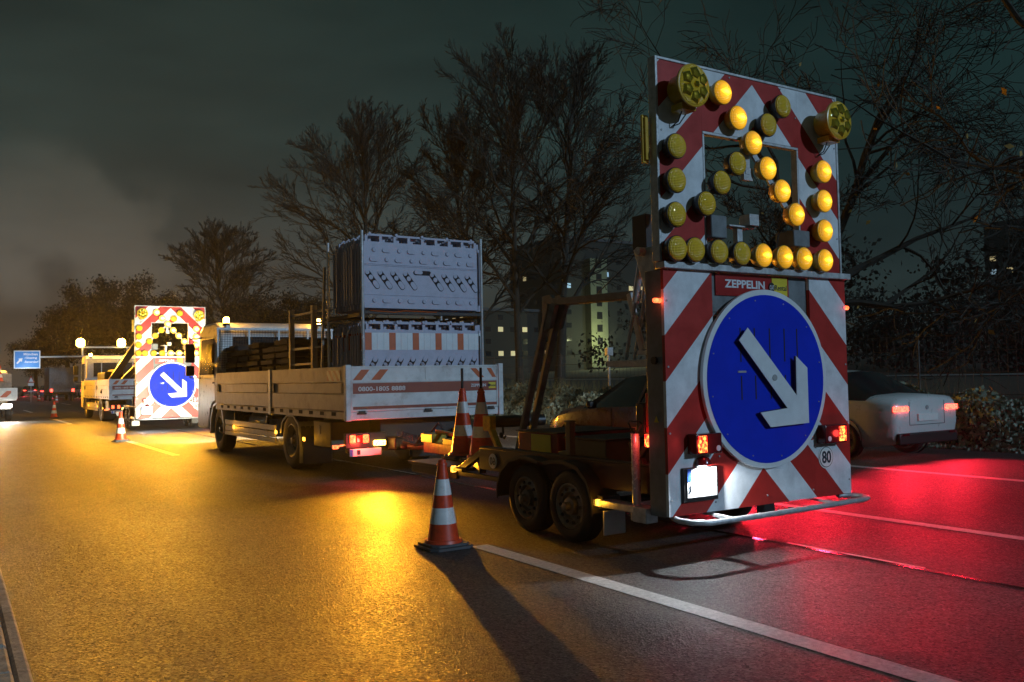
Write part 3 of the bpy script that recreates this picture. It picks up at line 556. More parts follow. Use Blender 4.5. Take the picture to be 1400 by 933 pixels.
# ------------------------------------------------------------------ apartment buildings
def block(label, x0, x1, y0, y1, z0, z1, nx, nz, seed, lit=.2, stair=None, group='apartment blocks beyond the field'):
    t = thing('apartment_block', label, 'building', ((x0 + x1) / 2, (y0 + y1) / 2, z0), group); rnd = random.Random(seed)
    b = MB(); b.box(x0, x1, y0, y1, z0 - 3, z1); part('wall', b, 'facade', t)
    b = MB(); b.box(x0 - .4, x1 + .4, y0 - .4, y1 + .4, z1 + .003, z1 + .6); part('roof', b, 'darksteel', t)
    ny = max(2, int((y1 - y0) / (x1 - x0) * nx))
    for side in (0, 1):
        for i in range(nx if side == 0 else ny):
            for j in range(nz):
                cz = z0 + (z1 - z0) * (j + .5) / nz; hz = .5
                q = rnd.random()
                if q > .62: continue
                m = 'windark' if q > lit else ('wincool' if rnd.random() < .25 else 'winlit')
                b = MB()
                if side == 0:
                    cx = x0 + (x1 - x0) * (i + .5) / nx
                    if stair and stair[0] - 1 < cx < stair[1] + 1: continue
                    b.box(cx - .6, cx + .6, y0 - .06, y0 + .05, cz - hz, cz + hz)
                else:
                    cy = y0 + (y1 - y0) * (i + .5) / ny; b.box(x0 - .06, x0 + .05, cy - .6, cy + .6, cz - hz, cz + hz)
                part('window', b, m, t, smooth=0)
    if stair:
        s0, s1 = stair; b = MB(); b.box(s0, s1, y0 - 2, y0 - .003, z0 - 2, z1 - 4); part('stair_tower', b, 'facade2', t)
        for j in range(7):
            z = z0 + 2.8 + j * 2.7; b = MB(); b.box((s0 + s1) / 2 - .7, (s0 + s1) / 2 + .7, y0 - 2.06, y0 - 1.98, z, z + 1.5); part('window', b, 'windark', t, smooth=0)
        lamp('POINT', 'entrance_light', ((s0 + s1) / 2 - 2.5, y0 - 7, z0 + 3.5), (.9, 1, .5), 2600, t, .2)
    return t
block('tall apartment block with lit windows and pale stair tower behind the lifting arm', 108, 142, 150, 170, 5, 30, 10, 9, 3, .17, (114, 118.5))
block('lower apartment block left of the pale stair tower', 92, 107, 156, 176, 5, 15, 5, 4, 9, .13)
block('dark apartment block with few lit windows right of the arrow board', 178, 205, 80, 100, 6, 30, 9, 9, 21, .10)

# ------------------------------------------------------------------ cones
def cone_parts(t, x, y, z, h=.75, r=.145, bands=((.28, .46), (.60, .78)), base=.205):
    b = MB()
    o = base * .72
    oc = [(-base, -o), (-o, -base), (o, -base), (base, -o), (base, o), (o, base), (-o, base), (-base, o)]
    b.prism([(x + p[0], y + p[1]) for p in oc], 'z', z + .003, z + .028); k = .87
    b.prism([(x + p[0] * k, y + p[1] * k) for p in oc], 'z', z + .0281, z + .05)
    part('base', b, 'conebase', t, bevel=.004)
    r1 = .032; prof = [(r * 1.13, .05, 0), (r * 1.08, .075, 0)]; hs = [.09 / h]
    R = lambda q: r + (r1 - r) * q
    cuts = [(0.1, 0)] + [(q, i % 2 == 0) for i, q in enumerate([bands[0][0], bands[0][1], bands[1][0], bands[1][1]])]
    prof.append((R(.1), .1 * h, 0)); seq = [bands[0][0], bands[0][1], bands[1][0], bands[1][1]]
    for i, q in enumerate(seq): prof.append((R(q), q * h, 1 if i % 2 == 0 else 0)); prof.append((R(q) - (-.0015 if i % 2 == 0 else .0015), q * h + .0005, 1 if i % 2 == 0 else 0))
    prof += [(R(.93), .93 * h, 0), (R(.93) + .006, .935 * h, 0), (R(.96) + .006, .96 * h, 0), (r1 + .002, h * .965, 0), (r1, h - .004, 0), (r1 - .008, h, 0)]
    m = MB(); m.lathe(prof, (x, y, z), 'z', 32); part('cone_body', m, ['concone', 'conewhite'], t, smooth=50)
def cone(label, x, y, z=0, h=.75, group='traffic cones beside the vehicles', **k):
    t = thing('traffic_cone', label, 'traffic cone', (x, y, z), group); cone_parts(t, x, y, z, h, **k); return t
c0 = cone('nearest traffic cone on the road beside the arrow board trailer', 3.59, 6.80)
for x, y, lb in [(3.71, 24.35, 'second traffic cone on the road by the far arrow board'), (4.0, 44.2, 'third traffic cone on the road left of the far truck'), (7.6, 82, 'distant traffic cone just left of the far truck'),
        (7.1, 92, 'distant traffic cone right of the pale triangular sign'), (9.9, 150, 'far traffic cone, left one of a pair under the triangular sign'), (10.9, 148, 'far traffic cone, right one of a pair under the triangular sign')]:
    c = copy_tree(c0); c.location = (x, y, 0); c['label'] = lb

# ------------------------------------------------------------------ wheels
def wheel(parent, x, y, r, w, side, rimr=.62, name='wheel', truck=False):
    """outer face at x; side -1 = faces -X"""
    o = Vector((x, y, r)); b = MB(); s = -side
    rr = r * rimr
    prof = [(rr, .03), (rr + .012, .008), (r * .80, 0), (r * .93, .012), (r, .04)]
    nt_ = 5
    for i in range(nt_):
        a = .04 + (w - .08) * i / nt_; c = .04 + (w - .08) * (i + .78) / nt_; e_ = .04 + (w - .08) * (i + .84) / nt_
        prof += [(r, a + .001), (r, c), (r - .008, c + .001), (r - .008, e_ + .002)]
    prof += [(r, w - .04), (r * .93, w - .012), (r * .8, w), (rr, w - .02)]
    b.lathe(prof, o, 'x', 36, 0, s, caps=False)
    t = part(name, b, 'rubber', parent, loc=o, smooth=40)
    b = MB(); q = .085 if truck else .03
    b.lathe([(rr + .004, .012), (rr - .012, .010), (rr - .03, .035), (rr * .62, q - .005), (rr * .58, q + .03), (rr * .42, q + .035), (rr * .38, q - .02), (.001, q - .03)], o, 'x', 36, 0, s, caps=False)
    for i in range(10):
        a = 2 * math.pi * i / 10; c = o + Vector((s * (q + .016), math.cos(a) * rr * .74, math.sin(a) * rr * .74))
        b.cyl(c - Vector((s * .03, 0, 0)), c, rr * .075, n=8, mi=1)
    for i in range(5 if not truck else 10):
        a = 2 * math.pi * i / (5 if not truck else 10); c = o + Vector((s * (q + .03), math.cos(a) * rr * .29, math.sin(a) * rr * .29))
        b.cyl(c + Vector((s * .01, 0, 0)), c - Vector((s * .05, 0, 0)), .012, n=6)
    b.lathe([(rr * .2, q - .03), (rr * .18, q - .075), (.001, q - .08)], o, 'x', 16, 0, s)
    rp = part('rim', b, ['rim', 'plhole'], t, loc=o, smooth=35)
    return t

# ------------------------------------------------------------------ arrow board trailer
LIT = [(5.13, 3.65), (5.295, 3.47), (5.46, 3.29), (5.62, 3.10), (5.785, 2.93), (5.95, 2.75), (6.315, 3.15), (6.31, 2.895), (6.305, 2.64), (6.295, 2.385), (5.54, 2.385), (5.79, 2.385), (6.03, 2.385)]
UNLIT = [(5.82, 3.64), (5.64, 3.46), (5.27, 3.10), (5.09, 2.93), (4.92, 2.75), (4.58, 3.16), (4.57, 2.90), (4.56, 2.64), (4.56, 2.385), (4.79, 2.385), (5.04, 2.385), (5.29, 2.385)]
def board_lamp(t, x, z, lit):
    c = Vector((x + .045 if x < 4.7 else x, 4.93, z)); b = MB(); r = .098
    b.lathe([(.06, -.068), (.075, -.06), (r * .93, -.02), (r * .98, .0), (r, .012), (r, .022), (r * .95, .026)], c, 'y', 28, 0, -1)
    h = part('arrow_lamp', b, 'black' if not lit else 'amberbody', t, loc=c, smooth=40)
    b = MB(); rl = r * .955
    b.lathe([(rl, .0)] + [(rl * math.cos(a), .022 + .036 * math.sin(a)) for a in [math.pi / 2 * i / 8 for i in range(8)]] + [(.0005, .058)], c, 'y', 28, 0, -1)
    part('lens', b, 'lens_on' if lit else 'lens_off', h, loc=c, smooth=60)
def make_trailer():
    t = thing('arrow_board_trailer', 'near red and white arrow board trailer with amber lamps and round blue arrow sign', 'warning trailer', (5.565, 5.0, 0))
    # ---- upper panel
    b = MB(); b.box(4.53, 4.984, 5.0, 5.03, 2.295, 3.84); b.box(6.106, 6.60, 5.0, 5.03, 2.295, 3.84); b.box(4.985, 6.105, 5.0, 5.03, 3.35, 3.84)
    part('upper_panel', b, 'stripe', t, smooth=0)
    b = MB()
    b.box(4.505, 4.528, 4.992, 5.075, 2.295, 3.862); b.box(6.602, 6.625, 4.992, 5.075, 2.295, 3.862); b.box(4.529, 6.601, 4.992, 5.075, 3.842, 3.862)
    b.box(4.987, 6.103, 4.996, 5.05, 3.325, 3.347); b.box(4.986, 5.006, 4.997, 5.06, 2.30, 3.324); b.box(6.084, 6.104, 4.997, 5.06, 2.30, 3.324)
    b.box(4.535, 6.598, 5.031, 5.07, 2.9, 2.94) if False else None
    part('panel_frame', b, 'galv', t, bevel=.003)
    b = MB()
    b.bar((4.92, 4.975, 2.74), (5.46, 4.975, 3.28), .05, .02, up=(0, 1, 0)); b.bar((5.47, 4.977, 3.28), (5.97, 4.977, 2.74), .05, .02, up=(0, 1, 0)); b.box(4.99, 6.10, 4.985, 5.01, 2.36, 2.41)
    b.bar((5.46, 5.0, 3.33), (5.46, 5.0, 3.05), .05, .05); b.box(5.42, 5.52, 4.98, 5.02, 3.0, 3.1)
    part('lamp_rail', b, 'galv', t)
    b = MB(); b.tube([(5.93, 5.03, 2.76), (5.88, 5.04, 2.6), (5.84, 5.05, 2.45), (5.80, 5.03, 2.40)], .006, n=5); part('cable', b, 'black', t)
    b = MB(); b.box(5.0, 5.17, 4.94, 5.22, 2.50, 2.68); part('control_box', b, 'grey', t, bevel=.01)
    b = MB(); b.box(5.95, 6.15, 4.94, 5.14, 2.49, 2.63); part('control_box', b, 'grey', t, bevel=.01)
    b = MB(); b.box(5.40, 5.46, 5.05, 5.10, 2.3, 2.62); b.box(5.28, 5.58, 5.02, 5.13, 2.62, 2.635); b.box(5.47, 5.58, 4.98, 5.09, 2.636, 2.73); part('sensor_post', b, 'galv', t, bevel=.004)
    for x, z in LIT: board_lamp(t, x, z, True)
    for x, z in UNLIT: board_lamp(t, x, z, False)
    for x, z in ((4.70, 3.60), (6.38, 3.57)):
        c = Vector((x, 4.97, z)); r = .162
        b = MB(); b.lathe([(.10, 0), (.112, .02), (.118, .12), (.13, .15), (r * .96, .16), (r, .168), (r, .185), (r * .95, .19)], c, 'y', 32, 0, -1)
        b.box(x - .07, x + .07, 4.84, 4.96, z - .17, z - .12)
        h = part('warning_flasher', b, 'amberbody', t, loc=c, smooth=40)
        b = MB(); b.lathe([(r * .945, .165)] + [(r * .945 * math.cos(a), .185 + .03 * math.sin(a)) for a in [math.pi / 2 * i / 6 for i in range(6)]] + [(.0005, .215)], c, 'y', 32, 0, -1)
        for i in range(6):
            a = math.radians(90 + 60 * i); q = c + Vector((math.cos(a) * r * .52, -.19, math.sin(a) * r * .52)); b.lathe([(r * .40, .0), (r * .36, .014), (r * .22, .030), (.001, .036)], q, 'y', 5, 1, -1)
        b.lathe([(r * .22, 0), (r * .15, .035), (.001, .05)], c + Vector((0, -.19, 0)), 'y', 6, 1, -1)
        part('lens', b, ['lens_off', 'amberchrome'], h, loc=c, smooth=20)
        b = MB(); b.tube([(x - .02, 4.9, z - .17), (x - .03, 4.93, z - .24), (x - .05, 4.985, z - .27), (x + .0, 4.95, z - .25), (x + .04, 4.92, z - .18)], .005, n=5); part('flasher_cable', b, 'black', h, loc=c)
    b = MB(); b.box(4.44, 4.50, 5.08, 5.10, 3.05, 3.42); b.box(4.455, 4.49, 5.06, 5.079, 3.07, 3.40); part('side_reflector', b, 'amberbody', t, bevel=.004)
    # ---- lower panel
    b = MB(); b.box(4.54, 5.044, 5.0, 5.03, .38, 2.238); b.box(6.19, 6.66, 5.0, 5.03, .38, 2.238); b.box(5.045, 6.189, 5.0, 5.03, .38, .865)
    part('lower_panel', b, 'stripe', t, smooth=0)
    b = MB()
    for z in (.5, 1.0, 1.5, 2.0):
        for x in (4.565, 6.635): b.cyl((x, 5.0, z), (x, 4.994, z), .009, n=6)
    for x, z in ((5.02, .45), (5.07, .80), (5.6, .45), (6.16, .45), (6.21, .8), (4.56, 2.6), (4.56, 3.3), (6.58, 2.6), (6.58, 3.4), (5.0, 3.6), (6.08, 3.6), (5.3, 3.82), (5.9, 3.82)): b.cyl((x, 5.0, z), (x, 4.994, z), .008, n=6)
    part('rivets', b, 'steel', t)
    b = MB(); b.box(4.515, 6.69, 4.955, 5.06, 2.242, 2.292); b.box(4.5, 6.7, 4.94, 5.0, 2.285, 2.293) if False else None
    part('seam_rail', b, 'galv', t, bevel=.004)
    b = MB(); b.box(5.05, 6.185, 5.032, 5.05, 1.93, 2.238); b.box(5.05, 6.185, 5.03, 5.06, 1.895, 1.925); part('backing_plate', b, 'grey', t); part('cross_bar', MB().box(5.05, 6.185, 5.06, 5.10, 1.2, 1.28), 'grey', t)
    b = MB(); b.box(4.548, 4.60, 5.032, 5.22, .37, 2.24); b.box(4.603, 4.75, 5.15, 5.22, .37, 2.24); b.box(6.60, 6.652, 5.032, 5.22, .37, 2.24); b.box(4.61, 6.59, 5.1, 5.2, .40, .50); b.box(4.546, 4.56, 5.035, 5.085, 2.3, 3.8)
    part('board_frame', b, 'grey', t, bevel=.004)
    b = MB(); b.prism([(5.10, 1.08), (5.15, 1.08), (5.125, 1.13)], 'x', 4.5462, 4.5475); part('warning_sticker', b, 'signyel', t)
    b = MB(); b.cyl((4.545, 5.12, 1.55), (4.525, 5.12, 1.55), .03, n=14); part('side_knob', b, 'black', t)
    # ---- disc sign
    cx, cz = 5.597, 1.393
    b = MB(); sheet_disc(b, cx, cz, 4.955, 4.985, .722, 72); ds = part('disc_sign', b, 'white', t, smooth=30, bevel=.003)
    b = MB(); sheet_disc(b, cx, cz, 4.9512, 4.9545, .678, 72); part('blue_face', b, 'blue', ds, smooth=0)
    b = MB()
    for x in (5.29, 5.45, 5.625, 5.80, 5.955):
        b.box(x - .006, x + .006, 4.9485, 4.9508, 1.53, 1.80); b.box(x - .006, x + .006, 4.9485, 4.9508, 1.13 + .1, 1.42)
    part('slot', b, 'plhole', ds, smooth=0)
    b = MB()
    for i in range(12):
        a = 2 * math.pi * i / 12 + .2
        for rr_ in (.64, ): b.cyl((cx + rr_ * math.cos(a), 4.951, cz + rr_ * math.sin(a)), (cx + rr_ * math.cos(a), 4.946, cz + rr_ * math.sin(a)), .006, n=6)
    b.box(5.25, 5.34, 4.944, 4.9505, 1.445, 1.46); b.box(5.93, 5.99, 4.944, 4.9505, 1.455, 1.47)
    part('bolt', b, 'steel', ds)
    ar = [(5.23, 1.70), (5.33, 1.80), (5.88, 1.25), (5.885, 1.575), (6.02, 1.475), (6.02, 1.02), (5.56, 1.005), (5.45, 1.125), (5.765, 1.15)]
    b = MB(); b.prism(ar, 'y', 4.906, 4.912, 0); b.prism([(5.6 + (x - 5.6) * .985, 1.393 + (z - 1.393) * .985) for x, z in ar], 'y', 4.9125, 4.926, 1)
    ap = part('arrow', b, ['white', 'black'], ds, smooth=0)
    b = MB(); b.cyl((5.62, 4.926, 1.40), (5.62, 4.952, 1.40), .04, n=10); b.cyl((5.62, 4.899, 1.40), (5.62, 4.9055, 1.40), .026, n=12, mi=1); part('arrow_pivot', b, ['black', 'steel'], ds)
    for q in ((5.35, 1.68), (5.93, 1.1)): part('arrow_spacer', MB().cyl((q[0], 4.926, q[1]), (q[0], 4.952, q[1]), .02, n=8), 'black', ds)
    # ---- brand sign
    b = MB(); b.box(5.105, 5.955, 5.02, 5.028, 2.06, 2.236); bs = part('brand_sign', b, 'signred', t, smooth=0)
    text('lettering', 'ZEPPELIN', 5.205, 5.665, 2.125, 2.19, 5.0197, 'white', bs, bold=.03)
    b = MB(); b.box(5.75, 5.935, 5.0165, 5.0195, 2.075, 2.225); part('yellow_field', b, 'signyel', bs, smooth=0)
    b = MB(); sheet_disc(b, 5.742, 2.142, 5.0115, 5.0163, .034, 24, rz=.042); part('dark_oval', b, 'black', bs, smooth=0)
    text('lettering', 'CAT', 5.717, 5.767, 2.125, 2.16, 5.0113, 'white', bs)
    text('lettering', 'Rental', 5.785, 5.925, 2.12, 2.165, 5.0163, 'ink', bs, bold=.008)
    # ---- tail lights
    for s, x0, x1 in ((0, 4.735, 5.005), (1, 6.215, 6.50)):
        b = MB(); b.box(x0, x1, 4.90, 4.999, .835, .99); h = part('tail_light', b, 'redlens', t, bevel=.008)
        b = MB(); o0 = (x0 + .02, x0 + .11) if s == 0 else (x1 - .11, x1 - .02)
        b.box(o0[0], o0[1], 4.893, 4.9, .85, .975); part('lit_lens', b, 'redlit', h, bevel=.006)
        b = MB(); q = x1 - .04 if s == 0 else x0 + .05; sheet_disc(b, q, .875, 4.896, 4.8998, .022, 20); part('reflector', b, 'white', h)
        lamp('POINT', 'tail_light_glow', (sum(o0) / 2, 4.84, .91), (1, .05, .04), .5 if s == 0 else .7, t, .03)
    # ---- licence plate
    b = MB(); b.box(4.665, 5.025, 4.972, 4.999, .475, .735); pl = part('plate_holder', b, 'black', t, bevel=.006)
    b = MB(); b.box(4.70, 5.005, 4.967, 4.9715, .51, .725); part('licence_plate', b, 'plate', pl, smooth=0)
    b = MB(); b.box(4.70, 4.738, 4.964, 4.9668, .635, .725); part('blue_field', b, 'euroblue', pl, smooth=0)
    text('lettering', 'J', 4.71, 4.735, .55, .60, 4.9667, 'ink', pl)
    b = MB(); sheet_disc(b, 4.905, .70, 4.964, 4.9667, .018, 18); part('blue_seal', b, 'euroblue', pl)
    b = MB(); sheet_disc(b, 4.905, .655, 4.964, 4.9667, .02, 18); sheet_disc(b, 4.905, .655, 4.9625, 4.9638, .015, 18, 1); part('yellow_seal', b, ['signyel', 'plate'], pl)
    b = MB(); b.lathe([(.062, 0), (.06, .02), (.045, .05), (.02, .062), (.001, .065)], (4.865, 4.965, .752), 'z', 18); pm = part('plate_lamp', b, 'redlens', t)
    lamp('SPOT', 'plate_light', (4.865, 4.93, .747), (.88, .95, 1), 52, t, .008, aim=(.12, .0, -1), size=170, blend=.4)
    # ---- speed sticker
    b = MB(); sheet_disc(b, 6.335, .712, 4.996, 4.9995, .098, 36); sheet_disc(b, 6.335, .712, 4.9945, 4.9957, .088, 36, 1); sheet_disc(b, 6.335, .712, 4.993, 4.9942, .082, 36); st = part('speed_sticker', b, ['plate', 'ink'], t, smooth=0)
    text('lettering', '80', 6.277, 6.393, .66, .765, 4.9925, 'ink', st, bold=.02)
    # ---- underride bar
    b = MB(); b.tube([(4.62, 5.05, .365), (4.57, 4.93, .36), (4.60, 4.82, .355), (4.72, 4.765, .35), (5.2, 4.77, .348), (6.0, 4.80, .347), (6.58, 4.825, .348), (6.69, 4.86, .35), (6.73, 4.95, .352), (6.68, 5.04, .355), (6.55, 5.06, .36)], .022, n=10)
    b.bar((5.0, 4.78, .345), (5.0, 5.1, .36), .05, .02); b.bar((6.25, 4.82, .345), (6.25, 5.1, .36), .05, .02)
    part('underride_bar', b, 'galv', t, smooth=60)
    for x, y in ((4.50, 5.03), (6.70, 5.03)):
        b = MB(); b.cyl((x - .03, y, 2.0), (x + .03, y, 2.0), .018, n=10); b.box(x - .005, x + .04 if x < 5 else x + .005, y, y + .03, 1.97, 2.03) if False else None
        part('side_marker', b, 'redhot', t)
        lamp('POINT', 'marker_glow', (x, y - .07, 2.0), (1, .04, .04), .12, t, .015)
    # ---- chassis
    b = MB()
    for x0, x1 in ((4.66, 4.74), (6.40, 6.48)):
        b.box(x0, x1, 5.23, 8.0, .50, .72); b.bar((x0 + .04, 7.97, .68), (x0 + .04, 8.5, .44), .06, .07); b.bar((x0 + .04, 8.0, .5), (5.57, 10.05, .5), .07, .1)
    for y in (5.35, 6.0, 6.65, 7.3, 7.93): b.box(4.742, 6.398, y, y + .08, .5, .62)
    b.box(4.62, 6.52, 8.3, 9.62, .445, .48); b.box(4.66, 4.70, 8.5, 9.6, .35, .444); b.bar((4.68, 7.4, .42), (4.68, 8.45, .42), .04, .05)
    b.bar((4.70, 5.3, .52), (4.70, 5.6, .9), .05, .05); b.bar((4.70, 5.28, 1.0), (4.70, 5.75, .55), .05, .05)
    part('chassis', b, 'chassis', t, bevel=.005)
    b = MB(); b.box(4.755, 6.385, 5.3, 7.9, .63, .65); b.box(4.655, 4.745, 5.24, 7.98, .721, .735); part('deck', b, 'darksteel', t)
    b = MB(); b.prism([(7.74, .54), (7.8, .54), (7.8, .66), (7.74, .66)], 'x', 4.652, 4.659)
    ec = part('round_sticker', MB().cyl((4.6575, 7.72, .60), (4.652, 7.72, .60), .075, n=24), 'plate', t)
    text('lettering', '60', 7.665, 7.775, .56, .64, 4.6515, 'ink', ec, face='-x')
    b = MB(); b.box(5.50, 5.64, 9.95, 10.95, .44, .58); b.box(5.45, 5.69, 10.0, 10.3, .58, .66); b.bar((5.60, 10.2, .70), (5.60, 10.75, .73), .05, .05); b.box(5.46, 5.68, 10.62, 10.95, .58, .70)
    part('drawbar', b, 'yellow', t, bevel=.008)
    b = MB()
    pts = [(5.57 + .05 * math.sin(i * 1.5) , 10.7 + .02 * i, .66 + .05 * math.cos(i * 1.5) - .012 * i * (1 - i / 60) * .3) for i in range(60)]; b.tube(pts, .009, n=5)
    b.tube([(5.5, 10.9, .72), (5.5, 11.2, .52), (5.5, 11.6, .55)], .014, n=6); b.tube([(5.62, 10.6, .75), (5.66, 10.8, .84), (5.66, 11.0, .72), (5.66, 11.4, .5)], .014, n=6)
    part('brake_hose', b, 'black', t)
    b = MB(); b.cyl((5.57, 10.95, .51), (5.57, 11.75, .47), .045, n=10); b.lathe([(.05, 0), (.09, .02), (.09, .05), (.05, .07)], (5.57, 11.6, .44), 'z', 14); part('coupling', b, 'darksteel', t)
    b = MB(); b.cyl((4.66, 8.52, .46), (4.62, 8.52, .46), .035, n=12); part('front_marker', b, 'ambermark', t)
    # ---- fenders and wheels
    for sd_, xo, xi in ((-1, 4.53, 4.80), (1, 6.34, 6.61)):
        oc = [(7.44, .30), (7.43, .42), (7.36, .56), (7.22, .66), (7.02, .71), (6.82, .70), (6.72, .675), (6.62, .675), (6.52, .70), (6.32, .71), (6.12, .67), (5.99, .57), (5.93, .44), (5.91, .30)]
        ic = [(y * .985 + .1, z - .014) for y, z in reversed(oc)]
        ic = [(y + (.014 if y < 6.67 else -.014), z - .012) for y, z in reversed(oc)]
        b = MB(); b.prism(oc + ic, 'x', xo, xi)
        rim_o = [(y, z) for y, z in oc]; 
        part('fender', b, 'darksteel', t, smooth=60, bevel=.003)
        b = MB(); b.prism([(y, z + .003) for y, z in oc[:7]] + [(y - .01, z - .03) for y, z in reversed(oc[:7])], 'x', xo - .012, xo - .0005); b.prism([(y, z + .003) for y, z in oc[7:]] + [(y + .01, z - .03) for y, z in reversed(oc[7:])], 'x', xo - .012, xo - .0005); part('fender_lip', b, 'darksteel', t, smooth=60)
        x = 4.555 if sd_ < 0 else 6.585
        for y in (6.99, 6.305): wheel(t, x, y, .315, .205, sd_)
        b = MB(); b.box(xo + .02, xi - .02, 5.80, 5.815, .13, .33); part('mudflap', b, 'whitep' if sd_ < 0 else 'black', t, bevel=.006)  # left flap made white to stand in for light falling on it
        b = MB(); b.box(xo + .03, xi - .05, 5.83, 5.90, .34, .45); bx = part('marker_box', b, 'darksteel', t, bevel=.006)
        b = MB(); c = (xo + .02 if sd_ < 0 else xi - .02); b.box(c - .012, c + .012, 5.84, 5.89, .37, .42); part('amber_marker', b, 'ambermark', bx)
    lamp('POINT', 'marker_light', (4.48, 5.84, .40), AMB, .8, t, .02)
    b = MB(); b.cyl((4.8, 6.99, .315), (6.34, 6.99, .315), .035, n=8); b.cyl((4.8, 6.305, .315), (6.34, 6.305, .315), .035, n=8); part('axle', b, 'darksteel', t)
    # ---- jack, foot
    b = MB(); b.cyl((4.60, 5.44, .36), (4.60, 5.44, .98), .034, n=16); b.cyl((4.60, 5.44, .30), (4.60, 5.44, .36), .05, n=12); jk = part('jack', b, 'steel', t)
    b = MB(); b.tube([(4.60, 5.44, .98), (4.60, 5.40, 1.0), (4.60, 5.36, 1.06), (4.60, 5.38, 1.075), (4.60, 5.50, 1.075), (4.60, 5.52, 1.06), (4.60, 5.48, 1.0), (4.60, 5.44, .98)], .008, n=6); part('handle', b, 'black', jk)
    b = MB(); b.box(4.52, 4.64, 5.24, 5.40, .30, .42); b.box(4.54, 4.66, 5.40, 5.95, .36, .42); part('support_foot', b, 'galv', t, bevel=.006)
    # ---- lifting frame
    b = MB()
    for x in (5.34, 5.47):
        b.bar((x, 8.30, .64), (x, 7.64, 2.20), .045, .075, up=(1, 0, 0)); b.bar((x, 7.70, 2.225), (x, 6.15, 2.18), .045, .07)
        b.prism([(7.75, 2.29), (7.60, 2.30), (7.50, 2.20), (7.62, 1.95), (7.74, 1.92)], 'x', x - .025, x + .025)
    b.bar((5.37, 7.68, 2.15), (5.44, 7.68, 2.15), .06, .06)
    part('lifting_frame', b, 'grey', t, bevel=.004)
    b = MB(); b.bar((5.2, 6.18, 2.18), (5.2, 6.02, 1.66), .06, .03, up=(1, 0, 0)); b.bar((5.2, 5.98, 2.16), (5.2, 5.72, 1.66), .05, .03, up=(1, 0, 0)); b.box(5.1, 5.9, 5.5, 5.98, 1.62, 1.655)
    b.prism([(6.3, 1.57), (6.27, 1.52), (5.25, 1.50), (5.25, 1.58)], 'x', 5.0, 5.9)
    part('lifting_link', b, 'galv', t, bevel=.004)
    for dx in (0, .10):
        b = MB(); b.cyl((5.14 + dx, 6.18, 1.58), (5.10 + dx, 5.98, 2.1), .016, n=10); b.cyl((5.10 + dx, 5.985, 2.08), (5.07 + dx, 5.80, 2.66), .032, n=14); part('hydraulic_cylinder', b, 'steel', t)
    b = MB(); b.box(5.03, 5.13, 5.74, 5.92, 2.50, 2.82); b.tube([(5.08, 5.95, 2.5), (5.08, 6.1, 2.4), (5.08, 6.5, 2.2)], .006, n=4); part('actuator', b, 'black', t, bevel=.015)
    b = MB(); b.bar((4.75, 5.3, 2.42), (4.75, 5.25, 2.05), .05, .07, up=(1, 0, 0)); b.prism([(5.23, 2.45), (5.48, 2.45), (5.40, 2.25), (5.26, 1.85), (5.23, 1.85)], 'x', 4.66, 4.69); b.cyl((4.6, 5.36, 2.42), (4.8, 5.36, 2.42), .035, n=12); b.box(4.56, 4.76, 5.23, 5.33, 1.5, 1.85) if False else None
    part('hinge_bracket', b, 'galv', t, bevel=.004)
    b = MB(); b.box(5.0, 5.55, 5.35, 5.75, 1.16, 1.47); hu = part('hydraulic_unit', b, 'yellow', t, bevel=.01)
    b = MB()
    for i in range(5): b.tube([(4.98, 5.4 + .06 * i, 1.45), (4.93, 5.42 + .06 * i, 1.36 - .02 * i), (4.96, 5.46 + .05 * i, 1.26), (4.99, 5.44 + .06 * i, 1.2)], .012, n=6)
    part('hose', b, 'black', hu)
    b = MB(); b.box(5.05, 5.45, 5.36, 5.74, 1.66, 1.70); b.bar((5.05, 5.74, 1.66), (5.05, 5.36, 1.86), .02, .03); b.tube([(5.05, 5.5, 1.68), (5.05, 5.45, 1.78), (5.05, 5.38, 1.70)], .012, n=6); part('hydraulic_bracket', b, 'yellow', t)
    # ---- equipment fixed on deck
    b = MB(); b.box(4.84, 5.75, 6.84, 7.52, .66, .90); b1 = part('equipment_box', b, 'boxred', t, bevel=.01)
    b = MB(); b.box(4.832, 4.8395, 6.95, 7.28, .67, .885); part('yellow_side', b, 'signyel', b1, smooth=0)
    b = MB(); b.box(4.82, 5.77, 6.82, 7.54, .901, .915); part('box_lid', b, 'darksteel', b1)
    b = MB(); b.box(4.84, 5.70, 6.12, 6.70, .66, .87); b2 = part('battery_box', b, 'battery', t, bevel=.01)
    b = MB(); b.box(4.82, 5.72, 6.10, 6.72, .871, .885); part('box_lid', b, 'darksteel', b2)
    b = MB(); b.box(4.675, 4.735, 6.42, 6.49, .737, 1.03); b.box(4.665, 4.745, 6.41, 6.50, 1.031, 1.045); b.bar((4.705, 6.49, .76), (4.705, 6.62, .737), .03, .05); part('deck_stake', b, 'battery', t, bevel=.005)
    b = MB(); b.bar((5.1, 8.30, .64), (5.1, 8.52, .93), .06, .07, up=(1, 0, 0)); b.box(5.06, 5.14, 8.44, 8.60, .85, 1.02); wn = part('winch_post', b, 'yellow', t, bevel=.01)
    b = MB(); b.cyl((5.15, 8.5, .95), (5.75, 8.4, .95), .065, n=16); b.lathe([(.03, 0), (.035, .01), (.03, .02)], (5.2, 8.45, .80), 'x', 12); b.tube([(5.25, 8.48, .9), (5.25, 8.47, .83), (5.25, 8.49, .78), (5.25, 8.45, .76), (5.25, 8.42, .79)], .012, n=6); part('winch_drum', b, 'black', wn)
    for y in (9.30, 8.86):
        b = MB(); b.cyl((5.2, y, .48), (5.2, y, 1.56), .016, n=10); part('cone_holder', b, 'darksteel', t)
    b = MB(); b.cyl((4.75, 5.62, .95), (4.75, 5.62, 1.16), .07, n=14); 
